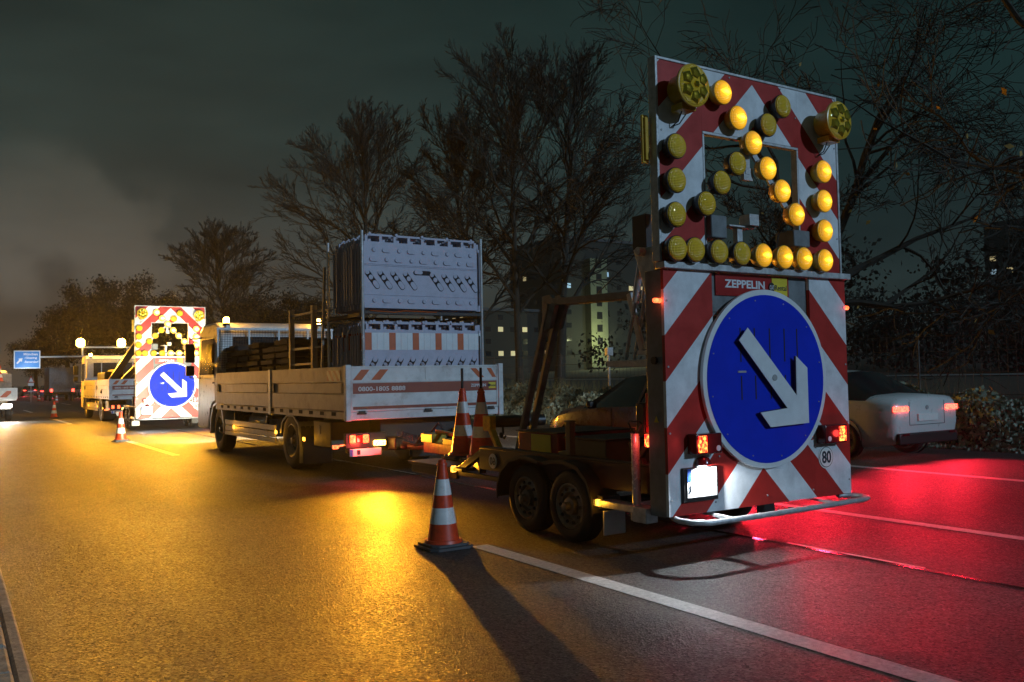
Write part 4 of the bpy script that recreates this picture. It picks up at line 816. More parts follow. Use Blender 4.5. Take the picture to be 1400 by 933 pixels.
    part('deck_lamp', MB().box(4.68, 4.76, 5.42, 5.52, .96, 1.22), 'black', t, bevel=.01)
    part('deck_lamp_red', MB().box(4.60, 4.64, 5.29, 5.33, .88, .98), 'redlit', t, bevel=.006)
    part('red_post', MB().box(4.62, 4.70, 5.26, 5.33, .99, 1.30), 'signred', t, bevel=.004)
    return t
trailer = make_trailer()
lamp('POINT', 'deck_red_glow', (4.54, 5.33, .93), (1, .05, .05), 1.0, trailer, .02)
lamp('SPOT', 'tail_lamp_beam', (6.46, 4.80, .90), (1, .015, .04), 28, trailer, .04, aim=(.75, -.7, -.5), size=124, blend=.7)
lamp('POINT', 'front_marker_light', (4.56, 8.52, .46), AMB, 1.5, trailer, .02)
trailer2 = copy_tree(trailer, None, (.34, 24.2, 0), {M['lens_on']: M['lens_hot']})
trailer2['label'] = 'far arrow board trailer, brightly lit, behind the far truck'
for o_ in list(trailer2.children):
    if o_.type == 'LIGHT': o_.data = o_.data.copy()
trailer['group'] = trailer2['group'] = 'arrow board trailers'
for lb, y in (('left one of the two tall cones standing on the trailer drawbar end', 9.30), ('right one of the two tall cones standing on the trailer front deck', 8.86)):
    cone(lb, 5.2, y, .481, h=.84, r=.16, bands=((.33, .48), (.65, .81)), base=.215, group='tall cones on the trailer deck')

# ------------------------------------------------------------------ flatbed truck
def make_truck():
    t = thing('flatbed_truck', 'white flatbed truck loaded with stacked barrier panels, amber signal on', 'truck', (6.06, 11.88, 0))
    X0, X1, Y0, Y1 = 4.76, 7.37, 11.90, 19.08
    b = MB()
    for x in (5.62, 6.42): b.box(x, x + .09, 12.3, 20.9, .60, .85)
    for y in (12.4, 14.4, 16.2, 18.0): b.box(5.2, 6.95, y, y + .1, .85, .88)
    b.box(5.4, 6.7, 12.15, 12.3, .40, .85); b.cyl((4.95, 14.42, .47), (7.2, 14.42, .47), .09, n=10); b.cyl((4.95, 19.15, .47), (7.2, 19.15, .47), .07, n=10)
    b.box(4.85, 7.28, 12.05, 12.15, .40, .52)
    part('chassis', b, 'darksteel', t, bevel=.005)
    part('bed_floor', MB().box(X0 + .03, X1 - .03, Y0 + .05, Y1, .89, .965), 'base', t)
    for sx, xo, xi in ((-1, X0, X0 + .03), (1, X1 - .03, X1)):
        for y0, y1 in ((11.97, 15.33), (15.47, 19.04)):
            b = MB(); q = 0 if sx < 0 else 0
            b.box(xo, xi, y0, y1, 1.41, 1.64)
            b.box(xo + (.018 if sx < 0 else 0), xi - (0 if sx < 0 else .018), y0, y1, 1.245, 1.4095)
            b.box(xo, xi, y0, y1, 1.0, 1.2445); b.box(xo - .004 * -sx if False else xo, xi, y0, y1, .985, .999)
            s_ = part('side_board', b, 'alu', t, bevel=.006)
            b = MB(); b.box(xo - .003 if sx < 0 else xi - .01, xo + .012 if sx < 0 else xi + .003, y1 - .16, y1 - .03, 1.255, 1.40); b.box(xo - .003 if sx < 0 else xi - .01, xo + .012 if sx < 0 else xi + .003, y0 + .03, y0 + .1, 1.255, 1.40); part('latch', b, 'darksteel', s_)
            if y0 < 12 and sx < 0:
                b = MB(); b.box(xo - .004, xo - .0005, 12.08, 12.62, 1.435, 1.585); part('striped_reflector', b, 'slantw', s_, smooth=0)
        for y in (15.34, ): part('bed_post', MB().box(xo - .012, xi + .012, y, y + .12, .86, 1.655), 'galv', t, bevel=.008)
        part('bed_post', MB().box(xo, xi + .01, 19.045, 19.13, .88, 1.68), 'galv', t, bevel=.006)
        b = MB(); b.box(xo + .005, xi + .02, 11.97, 19.04, .885, .984)
        rl = part('bed_rail', b, 'alu', t)
        b = MB(); k_ = -1 if sx < 0 else 1
        for i in range(14):
            y = 12.3 + i * .48; xx_ = xo + .005 if sx < 0 else xi + .02
            b.box(min(xx_, xx_ + k_ * .003), max(xx_, xx_ + k_ * .003), y, y + .16, .925, .98)
        part('stake_pocket', b, 'plhole', rl, smooth=0)
    # tailgate
    b = MB(); b.box(4.84, 7.29, 11.895, 11.925, .99, 1.64); tg = part('tailgate', b, 'whitep', t, bevel=.005)
    b = MB(); b.box(4.845, 7.285, 11.885, 11.8945, 1.615, 1.635); b.box(4.845, 7.285, 11.885, 11.8945, 1.405, 1.425); b.box(4.845, 4.865, 11.886, 11.8945, .995, 1.61); b.box(7.265, 7.285, 11.886, 11.8945, .995, 1.61); b.box(4.9, 7.2, 11.887, 11.8945, 1.10, 1.115); b.box(6.02, 6.04, 11.888, 11.8945, 1.43, 1.61); part('tailgate_rib', b, 'whitep', tg)
    for x in (X0 - .005, 7.292): part('corner_post', MB().box(x, x + .083, 11.87, 11.965, .86, 1.66), 'whitep', t, bevel=.008)
    b = MB(); b.box(4.84, 7.29, 11.90, 11.98, .87, .985); b.box(4.76, 4.84, 11.86, 11.98, .83, .92) if False else None; part('tail_beam', b, 'whitep', t, bevel=.008)
    for a in ((4.87, 5.0, 5.13, 5.0), (5.15, 5.29, 5.42, 5.29)): part('red_stripe', MB().prism([(a[0], 1.44), (a[1], 1.59), (a[2], 1.59), (a[3], 1.44)], 'y', 11.8905, 11.8945), 'orangefilm', tg, smooth=0)
    for a in ((6.80, 6.90, 7.04, 6.94), (7.09, 7.17, 7.255, 7.19)): part('red_stripe', MB().prism([(a[0], 1.59), (a[1], 1.59), (a[2], 1.45), (a[3], 1.45)], 'y', 11.8905, 11.8945), 'orangefilm', tg, smooth=0)
    b = MB(); b.box(4.868, 7.262, 11.891, 11.8946, 1.245, 1.395); part('red_band', b, 'signbrown', tg, smooth=0)
    b = MB(); b.box(4.868, 7.262, 11.891, 11.8946, 1.02, 1.062); part('thin_band', b, 'signbrown', tg, smooth=0)
    text('lettering', '0800-1805 8888', 4.95, 5.69, 1.28, 1.345, 11.8905, 'whitep', tg, bold=.015)
    text('lettering', 'ZEPPELIN', 6.80, 7.07, 1.305, 1.35, 11.8905, 'white', tg, bold=.02)
    b = MB(); b.box(7.12, 7.245, 11.889, 11.8905, 1.275, 1.37); part('yellow_field', b, 'signyel', tg, smooth=0)
    b = MB(); sheet_disc(b, 7.122, 1.325, 11.886, 11.8885, .024, 18); part('dark_oval', b, 'black', tg)
    text('lettering', 'Rental', 7.15, 7.24, 1.305, 1.34, 11.8885, 'ink', tg)
    b = MB()
    for x in (5.0, 6.06, 7.15): b.box(x - .05, x + .05, 11.875, 11.8945, .975, 1.0); b.box(x - .07, x + .07, 11.88, 11.8999, .95, .974)
    part('hinge', b, 'darksteel', tg)
    # headboard with mesh
    hb = part('headboard', MB().box(X0 + .02, X1 - .02, 19.09, 19.14, .97, 1.72), 'galv', t)
    b = MB()
    for i in range(76): b.box(4.80 + i * .034, 4.806 + i * .034, 19.10, 19.106, 1.72, 2.56)
    for i in range(17): b.box(4.80, 7.35, 19.108, 19.114, 1.75 + i * .05, 1.756 + i * .05)
    part('mesh_grille', b, 'darksteel', hb, smooth=0)
    b = MB(); b.box(4.78, 7.36, 19.09, 19.13, 2.56, 2.60)
    for x in (4.79, 5.45, 6.1, 6.75, 7.31): b.box(x, x + .035, 19.095, 19.125, 1.72, 2.56)
    part('grille_frame', b, 'galv', hb)
    # cab
    prof = [(19.2, .95), (19.2, 2.40), (19.32, 2.66), (19.6, 2.74), (20.6, 2.74), (20.95, 2.62), (21.12, 1.75), (21.2, 1.0), (21.2, .42), (20.2, .42), (20.1, .75), (19.85, .98), (19.5, 1.04)]
    cb = part('cab', MB().prism(prof, 'x', 4.87, 7.26), 'cabwhite', t, bevel=.05, smooth=50)
    b = MB(); b.prism([(19.65, 1.62), (19.65, 2.40), (20.75, 2.40), (20.95, 1.62)], 'x', 4.862, 4.8695); b.prism([(19.65, 1.62), (19.65, 2.40), (20.75, 2.40), (20.95, 1.62)], 'x', 7.2605, 7.268); b.box(5.15, 6.98, 19.192, 19.1985, 1.8, 2.42)
    b.add([(4.98, 21.12 + .012, 1.8), (7.15, 21.132, 1.8), (7.05, 20.99, 2.5), (5.08, 20.99, 2.5)], [(0, 1, 2, 3)]); part('window', b, 'glass', cb, smooth=0)
    b = MB(); b.box(4.866, 4.8695, 19.6, 19.61, 1.0, 2.45); b.box(4.862, 4.8695, 19.68, 19.82, 1.42, 1.46); b.box(4.866, 4.8695, 20.98, 20.99, .9, 1.9); part('door_handle', b, 'black', cb)
    for s_, x in ((-1, 4.62), (1, 7.51)):
        b = MB(); b.box(x - .10, x + .10, 20.75, 20.87, 1.9, 2.32); b.box(x - .09, x + .09, 20.76, 20.87, 1.6, 1.83); mm = part('mirror', b, 'black', t, bevel=.025)
        b = MB(); e_ = 4.88 if s_ < 0 else 7.25; b.tube([(e_, 20.7, 2.46), (x, 20.8, 2.43), (x, 20.8, 2.3)], .014, n=6); b.tube([(e_, 20.85, 1.55), (x, 20.82, 1.56), (x, 20.82, 1.65)], .014, n=6); part('mirror_arm', b, 'black', mm)
    for s_, x in ((-1, 4.80), (1, 7.30)):
        oc = [(19.75 + .02, .42), (19.72, .72), (19.5, .98), (19.15, 1.05), (18.82, .92), (18.64, .62), (18.66, .45)]; oc2 = [(19.15 + (y - 19.15) * .92, z - .05) for y, z in reversed(oc)]
        part('front_fender', MB().prism(oc + oc2, 'x', min(x, x + .3 * -s_) if s_ > 0 else x, x + .3 if s_ < 0 else x), 'cabwhite', t, smooth=50)
        rc = [(14.98, .58), (14.88, .78), (14.62, .885), (14.30, .885), (14.05, .76), (13.97, .5), (13.96, .12)]; rc2 = [(14.45 + (y - 14.45) * .93, z - .03 if z > .3 else z) for y, z in reversed(rc)]
        part('rear_fender', MB().prism(rc + rc2, 'x', x, x + .55) if s_ < 0 else MB().prism(rc + rc2, 'x', x - .55, x), 'grey', t, smooth=50)
        wheel(t, 4.83 if s_ < 0 else 7.27, 19.12, .46, .27, s_, .60, truck=True)
        wheel(t, 4.80 if s_ < 0 else 7.30, 14.42, .46, .50, s_, .60, truck=True)
    for y, x0 in ((19.77, 4.80), (19.77, 7.02)): part('front_mudguard', MB().box(x0, x0 + .27, y, y + .02, .35, .9), 'black', t)
    # under-run guards
    for x in (4.80, 7.29):
        b = MB(); b.box(x, x + .03, 15.25, 18.56, .585, .69); b.box(x, x + .03, 15.25, 18.56, .47, .575); b.box(x, x + .03, 15.25, 18.56, .385, .46); sg = part('side_guard', b, 'alu', t, bevel=.008)
        b = MB()
        for y in (15.8, 17.9): b.box(x + .03, x + .07, y, y + .06, .38, .85); b.bar((x + .05, y + .03, .8), (5.6, y + .03, .8), .05, .05)
        part('guard_bracket', b, 'darksteel', sg)
    for y, z in ((17.8, .56), (15.12, .57), (13.7, .52), (18.7, .9)):
        if y < 18.5:
            part('side_marker', MB().box(4.782, 4.7985, y, y + .09, z - .03, z + .03), 'ambermark', t, bevel=.004)
            lamp('POINT', 'side_marker_light', (4.72, y + .05, z), AMB, 2.2, t, .02)
    bx = part('tool_box', MB().box(4.86, 5.5, 12.75, 13.5, .42, .82), 'battery', t, bevel=.02)
    part('box_latch', MB().box(4.852, 4.8595, 13.2, 13.3, .62, .75), 'black', bx, bevel=.01)
    part('fuel_tank', MB().cyl((5.25, 16.3, .65), (5.25, 17.6, .65), .24, n=20), 'galv', t)
    bl = part('tool_box', MB().box(6.5, 7.2, 12.6, 13.3, .42, .86), 'blue_grey', t, bevel=.02)
    # rear lamps
    b = MB(); b.box(4.80, 5.44, 12.02, 12.10, .46, .68); lb = part('lamp_bar', b, 'black', t, bevel=.01)
    b = MB(); b.box(4.86, 4.95, 11.985, 12.02, .535, .655); b.box(5.06, 5.15, 11.985, 12.02, .535, .655); part('tail_light', b, 'redhot', lb, bevel=.015)
    b = MB(); b.box(4.955, 5.055, 11.99, 12.02, .54, .65); part('tail_lens', b, 'redlens', lb, bevel=.01)
    b = MB(); b.box(5.22, 5.41, 11.97, 12.02, .485, .565); part('turn_signal', b, 'ambersig', lb, bevel=.02)
    b = MB(); b.box(4.62, 4.70, 12.02, 12.08, .47, .52); b.bar((4.66, 12.06, .5), (4.82, 12.06, .52), .02, .02); part('corner_marker', b, 'redhot', lb, bevel=.01)
    b = MB(); b.box(6.55, 7.3, 12.02, 12.10, .46, .68); lb2 = part('lamp_bar', b, 'black', t, bevel=.01)
    b = MB(); b.box(7.0, 7.25, 11.985, 12.02, .53, .65); part('tail_light', b, 'redhot', lb2, bevel=.015)
    b = MB(); b.box(4.85, 5.34, 11.99, 12.01, .35, .455); pl = part('licence_plate', b, 'plate', t, bevel=.003)
    part('blue_field', MB().box(4.855, 4.90, 11.986, 11.9895, .355, .45), 'euroblue', pl, smooth=0)
    part('plate_seal', MB().box(4.96, 5.01, 11.986, 11.9895, .37, .44), 'ink', pl, smooth=0)
    part('mudflap', MB().box(4.84, 5.32, 13.93, 13.945, .10, .55), 'black', t); part('mudflap', MB().box(6.78, 7.26, 13.93, 13.945, .10, .55), 'black', t)
    part('hitch', MB().box(5.47, 5.67, 11.8, 12.15, .42, .6), 'darksteel', t, bevel=.02)
    for x in (5.05, 7.1):
        b = MB(); b.lathe([(.07, 0), (.075, .02), (.07, .06)], (x, 19.35, 2.66), 'z', 16); bs = part('beacon_base', b, 'black', t)
        b = MB(); b.lathe([(.062, .06), (.062, .14), (.045, .175), (.001, .185)], (x, 19.35, 2.66), 'z', 16); part('beacon_dome', b, 'beacon', bs)
        b = MB(); b.box(x - .04, x + .04, 19.2, 19.36, 2.6, 2.66); part('beacon_bracket', b, 'galv', bs)
    for x in (5.2, 6.9): part('headlight', MB().box(x - .15, x + .15, 21.2, 21.22, .62, .82), 'headlit', t, bevel=.005)
    return t
M['signbrown'] = mat('red_brown_film', (.26, .055, .03), rough=.4, var=.15)
M['blue_grey'] = mat('blue_grey_box', (.10, .13, .24), rough=.5, var=.2)
M['slantw'] = slant('slanted_red_white_film', (.5, .48, .42), (.25, .05, .03), .2, axis=1, sign=-1)
M['slantx'] = slant('slanted_orange_white_film', (.72, .70, .66), (.55, .08, .03), .5, axis=0, sign=-1)
truck = make_truck()
truck2 = copy_tree(truck, None, (.34, 24.2, 0)); truck2['label'] = 'far flatbed truck with amber beacon bar and raised crane boom'
truck['group'] = truck2['group'] = 'flatbed trucks in the closed lane'
ORIG[truck2.name] = Vector(truck2.location)
for x in (5.05, 7.1): lamp('POINT', 'beacon_light', (x, 19.3, 2.95), AMB, 16, truck, .06)
lamp('SPOT', 'signal_light', (5.31, 11.90, .53), (1, .40, .018), 1300, truck, .05, aim=(-.62, -1, .45), size=92, blend=.8)
lamp('POINT', 'tail_glow', (5.0, 11.88, .56), (1, .05, .03), 22, truck, .05)
for x in (5.2, 6.9): lamp('SPOT', 'headlight_beam', (x, 21.3, .72), (1, .88, .60), 3200, truck, .08, aim=(0, 1, -.045), size=84, blend=.8)
# far truck: beacon bar and crane
b = MB(); b.box(4.85, 7.2, 43.2, 43.28, 3.08, 3.14); b.box(5.0, 5.06, 43.2, 43.28, 2.74, 3.08); b.box(6.95, 7.01, 43.2, 43.28, 2.74, 3.08); bb = part('beacon_bar', b, 'galv', truck2)
for x in (4.95, 6.62):
    b = MB(); b.lathe([(.10, 0), (.17, .05), (.17, .26), (.10, .34), (.001, .36)], (x, 43.24, 3.141), 'z', 16); part('beacon', b, 'beacon', bb)  # domes oversized so their shape stands in for glare bloom
b = MB(); b.bar((6.3, 38.2, 1.0), (6.3, 38.2, 1.9), .3, .3); b.bar((5.15, 38.1, 1.1), (6.35, 37.3, 3.15), .24, .28, up=(0, 1, 0)); b.bar((5.3, 37.85, .95), (6.6, 37.1, 2.55), .2, .22, up=(0, 1, 0)); b.cyl((5.5, 37.7, .9), (6.5, 37.0, 2.2), .06, n=10); part('crane_boom', b, 'black', truck2, bevel=.02)
b = MB()
for i in range(5): b.box(5.3 + i * .38, 5.64 + i * .38, 38.7, 40.8, .97, 1.95 + .12 * math.sin(i * 2))
part('bagged_load', b, 'base', truck2, bevel=.08)
for x, p_ in ((4.95, 2600), (6.62, 1700)): lamp('SPOT', 'beacon_light', (x, 42.95, 3.35), AMB, p_, truck2, .12, aim=(-.12, -1, .22), size=112, blend=.9)
for x in (4.95, 6.62): lamp('POINT', 'beacon_glow', (x, 43.24, 3.75), AMB, 160, truck2, .12)
lamp('SPOT', 'arrow_lamp_beam', (5.9, 28.9, 3.0), (1, .44, .025), 3800, trailer2, .5, aim=(-.12, -1, -.2), size=120, blend=.6)

# ------------------------------------------------------------------ load on the truck
def stadium(cx, cz, l_, w_, ang, n=6):
    r = w_ / 2; h = l_ / 2 - r; p = []
    for i in range(n + 1): a = -math.pi / 2 + math.pi * i / n; p.append((h + r * math.cos(a), r * math.sin(a)))
    for i in range(n + 1): a = math.pi / 2 + math.pi * i / n; p.append((-h + r * math.cos(a), r * math.sin(a)))
    c, s = math.cos(ang), math.sin(ang); return [(cx + x * c - z * s, cz + x * s + z * c) for x, z in p]
def panel_mesh(film):
    b = MB(); Wd = 1.93; y = 0
    if film:
        b.box(0, Wd, 0, .045, 0, 1.0)
        for i in range(10):
            x0 = .0 + i * .193; b.box(x0 + .002, x0 + .105, -.0035, -.0003, .70, .955, 2 if i % 2 == 0 else 3); b.box(x0 + .107, x0 + .191, -.0035, -.0003, .70, .955, 3)
        rows = [(.5, 60, .22)]
    else:
        b.box(0, Wd, 0, .045, 0, .985)
        for i in range(9):
            x = .16 + i * .205
            for z, ph in ((.865, 0), (.725, 1), (.115, 0)):
                if (i + ph) % 2: b.prism(stadium(x, z, .15, .07, 0), 'y', -.016, .001, 0)
                else: b.lathe([(.036, 0), (.034, .012), (.026, .018)], (x, 0, z), 'y', 14, 0, -1)
        for z in (.635, .655, .20): b.box(.01, Wd - .01, -.008, -.0003, z - .005, z + .005)
        rows = [(.42, -52, .33)]
    for zc, ang, ln in rows:
        for i in range(9):
            x = .13 + i * .205 + (.04 if i > 4 else 0); a = math.radians(ang)
            if not film and i == 4:
                b.prism(stadium(x, zc + .13, .30, .07, 0), 'y', -.004, .001, 1); b.prism(stadium(x - .07, zc + .135, .14, .055, 0), 'y', -.022, -.0041, 0); continue
            b.prism(stadium(x, zc, ln, .085, a), 'y', -.004, .001, 1)
            for k_, l2 in ((.30, .40), (-.10, .22), (-.38, .2)): b.prism(stadium(x + math.cos(a) * ln * k_ - .006, zc + math.sin(a) * ln * k_ + .008, ln * l2, .07, a), 'y', -.012, -.0041, 0)
    zt = 1.0 if film else .985
    for i in range(9):
        x = .02 + i * .231; b.box(x, x + .045, 0.005, .04, zt, zt + .085, 0)
    for i in range(4): b.box(.06 + i * .46, .46 + i * .46, .004, .041, zt + .0855, zt + .115, 0)
    for i in range(5 if not film else 9): b.cyl((.10 + i * (.43 if not film else .215), .0, zt + .118), (.10 + i * (.43 if not film else .215), .045, zt + .118), .022, n=8)
    for x in (-.025, Wd): b.box(x, x + .025, .0, .045, .08, .92, 0)
    return b
mats_p = ['plastic', 'plhole', 'orangefilm', 'white']
def stack(film, z, n, base_label, labs, group):
    src = top('barrier_panel', panel_mesh(film), mats_p, labs[0], 'barrier panel', (0, 0, 0), group, smooth=30)
    for i in range(n):
        o = src if i == 0 else src.copy()
        if i: COL.objects.link(o); o['label'] = base_label
        o.location = (5.15 + (random.uniform(-.02, .03) if i else 0) + (.10 if i == 1 else 0), 12.10 + i * .088, z + (random.uniform(-.012, .015) if i else 0))
    return src
stack(False, 2.50, 14, 'white plastic barrier panel packed edge-on behind the front one in the upper stack', ['front white barrier panel of the upper stack, embossed with dots and slanted slots'], 'barrier panels in the upper stack')
stack(True, 1.18, 14, 'white plastic barrier panel packed edge-on behind the front one in the lower stack', ['front barrier panel of the lower stack with row of orange squares'], 'barrier panels in the lower stack')
t = thing('transport_rack', 'galvanized transport rack with tall corner poles holding the barrier panel stacks', 'rack', (6.1, 12.7, .966))
for x in (5.10, 7.11):
    for y in (12.05, 13.42): part('post', MB().cyl((x, y, .966), (x, y, 3.63), .024, n=12), 'steel', t)
    for z in (2.40, 1.10): part('side_rail', MB().bar((x, 12.07, z), (x, 13.4, z), .05, .05), 'darksteel', t)
for y in (12.05, 13.42):
    for z in (2.43, 1.12): part('cross_rail', MB().bar((5.12, y, z), (7.09, y, z), .04, .05), 'darksteel', t, bevel=.004)
b = MB(); b.tube([(5.2, 12.02, 2.455), (5.6, 12.03, 2.435), (5.75, 12.02, 2.46), (6.3, 12.03, 2.45)], .008, n=5); part('strap', b, 'orangefilm', t)
# black rubber base plates stacked towards the cab
def plate_mesh():
    b = MB(); o = [(0, .06), (.06, 0), (.76, 0), (.82, .06), (.82, .34), (.76, .40), (.06, .40), (0, .34)]
    b.prism([(p[1], p[0]) for p in o], 'z', 0, .085); b.prism([(.06 + p[1] * .7, .12 + p[0] * .7) for p in o], 'z', .085, .112)
    return b
src = None
for s_ in range(5):
    for k_ in range(11 - (s_ % 2)):
        for xx_ in (4.98, 5.5):
            loc = (xx_ + random.uniform(-.03, .03), 15.05 + s_ * .83 + random.uniform(-.03, .03), .966 + k_ * .1125)
            if src is None: src = o = top('base_plate', plate_mesh(), 'base', 'dark rubber barrier foot plate in the stacks behind the truck cab', 'foot plate', (0, 0, 0), 'rubber foot plates stacked behind the cab', bevel=.01)
            else: o = src.copy(); COL.objects.link(o)
            o.location = loc
# steel rack with posts
t = thing('storage_rack', 'open yellowish steel rack standing on the truck bed beside the foot plates', 'rack', (4.98, 14.2, .966))
for y in (14.86, 13.76): part('post', MB().box(4.94, 5.02, y - .045, y + .045, .966, 2.66), 'alu', t, bevel=.006)
for y in (14.86, 13.76): part('post', MB().box(6.9, 6.98, y - .045, y + .045, .966, 2.5), 'alu', t, bevel=.006)
b = MB()
for z in (2.55, 1.98, 1.72, 1.3): b.box(4.96, 5.0, 13.805, 14.815, z - .02, z + .02)
for y in (14.86, 13.76): b.box(5.021, 6.899, y - .02, y + .02, 2.44, 2.48)
b.bar((4.98, 13.7, 2.56), (4.98, 12.95, 2.53), .03, .03); b.bar((4.98, 13.7, 1.98), (4.98, 13.45, 1.98), .03, .03)
part('rail', b, 'alu', t, bevel=.004)
b = MB(); b.bar((4.93, 13.35, 1.0), (4.93, 13.12, 3.2), .03, .05); part('loose_lath', b, 'alu', t)

# ------------------------------------------------------------------ cars
def make_car(label, paint, loc, group, cat='car', tail='redtail', lights=True):
    x0, y0, _ = loc; t = thing('parked_car' if False else 'passenger_car', label, cat, loc, group)
    st = [(0.0, .42, .58, .86, .93, .76, .80, .72), (.06, .27, .55, .92, 1.00, .82, .87, .74), (.50, .20, .55, .95, 1.03, .86, .905, .74), (1.20, .19, .55, .96, 1.40, .865, .91, .58), (1.95, .19, .55, .96, 1.46, .865, .91, .58),
          (2.55, .19, .55, .95, 1.42, .865, .91, .585), (3.35, .19, .54, .91, 1.00, .865, .90, .74), (4.0, .20, .52, .82, .90, .84, .88, .72), (4.35, .24, .5, .70, .78, .78, .82, .66), (4.48, .36, .5, .6, .66, .68, .72, .58)]
    rows = []
    for (y, zb, zm, zs, zr, wb, ws, wr) in st:
        half = [(wb * .93, zb), (wb + .02, zb + .12), (ws, zm), (ws, zs - .05), (ws - .03, zs), (wr, zr - .02), (wr * .8, zr + .005), (0, zr + .03)]
        full = [(-a, z) for a, z in half] + [(a, z) for a, z in reversed(half[:-1])]
        rows.append([(x0 + a, y0 + y, z) for a, z in full])
    b = MB(); g = MB(); n = len(rows[0]); vs = [v for r in rows for v in r]; fb = []; fg = []
    for i in range(len(rows) - 1):
        for k_ in range(n - 1):
            f = (i * n + k_, i * n + k_ + 1, (i + 1) * n + k_ + 1, (i + 1) * n + k_)
            side = k_ in (4, n - 6); topf = 5 <= k_ <= n - 7
            glass = (side and 2 <= i <= 5) or (topf and i in (2, 5))
            (fg if glass else fb).append(f)
    fb += [tuple(range(n - 1, -1, -1)), tuple(range((len(rows) - 1) * n, len(rows) * n))]
    b.add(vs, fb); g.add(vs, fg)
    part('body', b, paint, t, smooth=50); part('window', g, 'glass', t, smooth=50)
    b = MB(); b.box(x0 - .78, x0 + .78, y0 - .03, y0 + .05, .26, .44); part('bumper', b, 'black', t, bevel=.02)
    for s_ in (-1, 1):
        b = MB(); xa, xb = (x0 + s_ * .50, x0 + s_ * .84); b.box(min(xa, xb), max(xa, xb), y0 - .022, y0 + .12, .775, .86); part('tail_light', b, tail, t, bevel=.015)
        b = MB(); xa, xb = (x0 + s_ * .45, x0 + s_ * .74); b.box(min(xa, xb), max(xa, xb), y0 + 4.28, y0 + 4.45, .58, .68); part('headlight', b, 'headlit', t, bevel=.015)
        for y in (.92, 3.62):
            b = MB(); b.lathe([(.34, -.005), (.36, .012), (.36, .03)], (x0 + s_ * .895, y0 + y, .32), 'x', 28, 0, s_, caps=False); part('wheel_arch', b, 'black', t)
            wheel(t, x0 + s_ * .925, y0 + y, .315, .2, s_, .66)
        b = MB(); b.box(x0 + s_ * .99 - .08, x0 + s_ * .99 + .08, y0 + 2.9, y0 + 3.0, .92, 1.04); part('mirror', b, 'black', t, bevel=.03)
    b = MB()
    for s_ in (-1, 1): b.box(x0 + s_ * .47 - .004, x0 + s_ * .47 + .004, y0 - .004, y0 + .03, .56, .93)
    b.box(x0 - .465, x0 + .465, y0 - .004, y0 + .03, .556, .564); part('boot_seam', b, 'black', t, smooth=0)
    for s_ in (-1, 1):
        part('reflector', MB().box(x0 + s_ * .62 - .09, x0 + s_ * .62 + .09, y0 - .036, y0 - .0305, .40, .43), 'redlens', t)
        b = MB(); b.box(x0 + s_ * .915 - .003, x0 + s_ * .915 + .003, y0 + 1.55, y0 + 1.56, .35, .93); b.box(x0 + s_ * .915 - .003, x0 + s_ * .915 + .003, y0 + 2.55, y0 + 2.56, .35, .93); part('door_seam', b, 'black', t, smooth=0)
        part('window_pillar', MB().bar((x0 + s_ * .885, y0 + 1.98, .93), (x0 + s_ * .60, y0 + 1.95, 1.45), .06, .03), 'black', t)
    part('badge', MB().cyl((x0, y0 - .001, .83), (x0, y0 - .012, .83), .035, n=16), 'steel', t)
    part('licence_plate', MB().box(x0 - .26, x0 + .26, y0 - .025, y0 - .002, .62, .73), 'plate', t)
    part('brake_light', MB().box(x0 - .3, x0 + .3, y0 + .86, y0 + .90, 1.17, 1.20), tail, t)
    return t
car = make_car('silver saloon car passing right of the near arrow board, red tail lights lit', 'silver', (13.28, 8.5, 0), 'cars passing on the right')
for s_ in (-.67, .67): lamp('SPOT', 'brake_lamp_beam', (13.28 + s_, 8.42, .80), (1, .015, .04), 220, car, .06, aim=(-.70, -1, -.55), size=92, blend=.7)
for s_ in (-.6, .6): lamp('SPOT', 'headlight_beam', (13.28 + s_, 13.05, .63), (1, .96, .88), 500, car, .06, aim=(.12, 1, -.05), size=64, blend=.7)
car2 = copy_tree(car, None, (-3.7, -.25, 0), {M['silver']: M['ochre']}); car2['label'] = 'ochre car in the middle lane, its bonnet seen past the trailer deck'; car2['group'] = car['group']
qs = [(1.9, 98, 'carblue', 'car in the far queue, leftmost in the near row'), (5.9, 118, 'carred', 'dark red car in the far queue below the triangular sign'), (9.6, 112, 'carblue', 'dark blue car in the far queue, right of the triangular sign'),
      (13.2, 108, 'silver', 'silver car in the far queue just left of the far truck'), (9.7, 140, 'carred', 'red car in the far queue behind the dark blue one'), (5.8, 150, 'silver', 'silver car furthest back in the far queue, middle lane'), (2.0, 142, 'ochre', 'ochre car furthest left at the back of the far queue')]
for x, y, m_, lb in qs:
    c = copy_tree(car, None, (x - 13.28, y - 8.5, 0), {M['silver']: M[m_]}); c['label'] = lb; c['group'] = 'cars queuing far ahead'
    for o_ in list(c.children):
        if o_.type == 'LIGHT':
            o_.data = o_.data.copy(); o_.data.energy = 150 if 'brake' in o_.name else 60

# grey box van in the distance
t = thing('box_van', 'grey box van far ahead beside the far truck', 'van', (9.0, 92, 0))
part('cargo_box', MB().box(7.9, 10.1, 92, 96.5, .8, 3.1), 'grey', t, bevel=.04)
part('cab', MB().prism([(96.6, .5), (96.6, 2.2), (97.2, 2.25), (97.9, 1.5), (98.6, 1.2), (98.6, .5)], 'x', 8.0, 10.0), 'grey', t, bevel=.05)
for x, s_ in ((7.98, -1), (10.02, 1)):
    for y in (93, 97.7): wheel(t, x, y, .36, .22, s_)
for x in (8.1, 9.9): part('tail_light', MB().box(x - .1, x + .1, 91.97, 92.0, .85, 1.1), 'redtail', t)

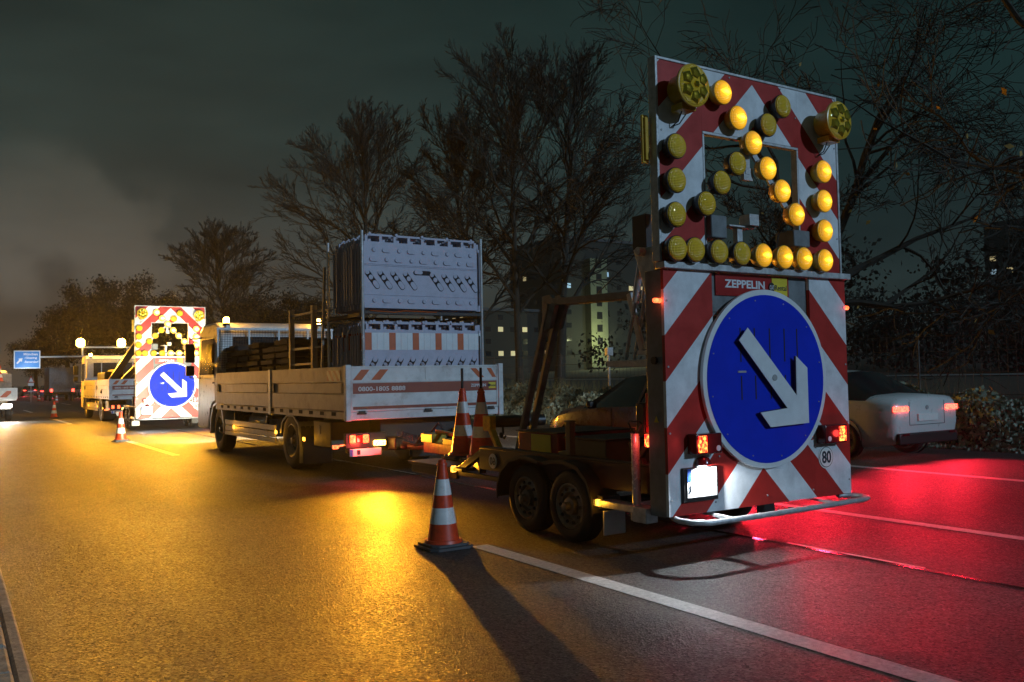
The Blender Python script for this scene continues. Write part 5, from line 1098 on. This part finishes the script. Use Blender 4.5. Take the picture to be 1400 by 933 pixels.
# ------------------------------------------------------------------ service pickup on the left
t = thing('service_pickup', 'white service pickup with red striped tailboard at the left picture edge', 'pickup', (1.3, 42, 0))
b = MB(); b.box(.1, 2.42, 42.05, 45.0, .86, .95); part('bed', b, 'galv', t)
b = MB(); b.box(.1, 2.45, 42.0, 42.04, .93, 1.38); tb = part('tailboard', b, 'whitep', t)
part('striped_film', MB().box(.2, 2.22, 41.985, 41.9985, 1.0, 1.26), 'slantx', tb, smooth=0)
for x in (.1, 2.39): part('side_board', MB().box(x, x + .04, 42.06, 45.0, .95, 1.38), 'whitep', t)
b = MB(); b.box(.15, 2.4, 45.0, 45.06, .95, 2.0); part('headboard', b, 'grey', t)
part('cab', MB().prism([(45.15, .5), (45.15, 2.05), (45.4, 2.15), (46.4, 2.12), (46.9, 1.3), (47.8, 1.15), (47.8, .5)], 'x', .25, 2.25), 'cabwhite', t, bevel=.06, smooth=50)
for s_, x in ((-1, .22), (1, 2.3)):
    for y in (43.2, 47.0): wheel(t, x, y, .36, .24, s_)
part('rear_bumper', MB().box(.2, 2.2, 42.0, 42.1, .5, .66), 'whitep', t, bevel=.02)
part('work_lamp', MB().box(1.9, 2.25, 41.92, 42.0, .58, .72), 'headlit', t, bevel=.02); part('work_lamp', MB().box(.3, .6, 41.92, 42.0, .58, .72), 'redtail', t, bevel=.02)
lamp('SPOT', 'work_light', (2.07, 41.85, .65), (1, .93, .8), 420, t, .06, aim=(0, -1, -.15), size=140, blend=.6)
b = MB(); b.box(.5, 1.9, 45.9, 46.1, 2.15, 2.2); lb_ = part('added_light_bar', b, 'black', t)  # added beacon bar just out of view, for amber light from the left
for x in (.65, 1.75):
    b = MB(); b.lathe([(.09, 0), (.09, .12), (.05, .17), (.001, .18)], (x, 46.0, 2.2), 'z', 14); part('beacon', b, 'beacon', lb_)
lamp('POINT', 'beacon_light', (1.2, 45.8, 2.75), AMB, 3200, t, .15)  # added amber source for the truck side and the left of the road
part('equipment_box', MB().box(1.2, 2.3, 43.2, 44.6, .951, 1.62), 'grey', t, bevel=.02)
cone('traffic cone standing on the equipment box of the left pickup', 1.88, 43.9, 1.621, h=.75, group='cones carried on the left pickup')
cone('lower traffic cone standing in the bed of the left pickup', 1.62, 42.75, .952, h=.75, group='cones carried on the left pickup')

# ------------------------------------------------------------------ signs
t = thing('direction_sign', 'blue motorway direction sign with white arrow and three lines of writing', 'road sign', (6.7, 100, 0))
b = MB(); b.box(5.5, 7.82, 100.0, 100.06, 3.16, 4.95); bd = part('sign_board', b, 'white', t, bevel=.01)
part('blue_face', MB().box(5.60, 7.72, 99.99, 99.9985, 3.26, 4.85), 'signblue', bd, smooth=0)
b = MB(); b.prism([(5.72, 3.72), (5.82, 3.62), (6.10, 3.92), (6.2, 3.82), (6.26, 4.2), (5.88, 4.14), (5.98, 4.05)], 'y', 99.98, 99.9895); part('white_arrow', b, 'white', bd, smooth=0)
text('lettering', 'München', 6.35, 7.58, 4.47, 4.72, 99.989, 'white', bd, bold=.03); text('lettering', '-Giesing', 6.40, 7.52, 4.08, 4.33, 99.989, 'white', bd, bold=.03); text('lettering', '-Ramersdorf', 6.40, 7.66, 3.72, 3.95, 99.989, 'white', bd, bold=.03)
b = MB(); b.bar((7.0, 100.15, 4.3), (15.9, 100.15, 4.4), .15, .15); b.cyl((15.9, 100.15, 0), (15.9, 100.15, 5.2), .14, .10, n=12); b.bar((6.6, 100.12, 3.2), (6.6, 100.12, 4.9), .08, .08); part('sign_mast', b, 'galv', t)
lamp('SPOT', 'sign_light', (6.7, 97.8, 2.9), (.9, .97, 1), 260, t, .1, aim=(0, 1, .55), size=100)
t = thing('warning_sign', 'small pale triangular warning sign on a stand among the far cars', 'road sign', (6.3, 90, 0))
part('post', MB().cyl((6.3, 90, 0), (6.3, 90, 2.0), .03, n=8), 'galv', t)
tr_ = part('triangle_plate', MB().prism([(5.98, 1.75), (6.62, 1.75), (6.3, 2.35)], 'y', 89.95, 89.98), 'red', t, smooth=0)
part('white_field', MB().prism([(6.10, 1.81), (6.50, 1.81), (6.3, 2.2)], 'y', 89.94, 89.9485), 'white', tr_, smooth=0)
part('lower_plate', MB().box(6.08, 6.52, 89.95, 89.98, 1.45, 1.70), 'white', t, smooth=0)
# small far lamps across the field
for i, (x, y, z, lb) in enumerate([(150, 78, 8.5, 'small far street lamp with pale green glow across the field'), (150, 60, 6.5, 'small far red lamp on a post across the field')]):
    t = thing('street_lamp', lb, 'street lamp', (x, y, 3.6)); part('pole', MB().cyl((x, y, 2), (x, y, z), .08, n=6), 'darksteel', t)
    part('lamp_head', MB().box(x - .35, x + .1, y - .25, y + .25, z, z + .3), 'farlamp' if i == 0 else 'redlit', t, bevel=.05)
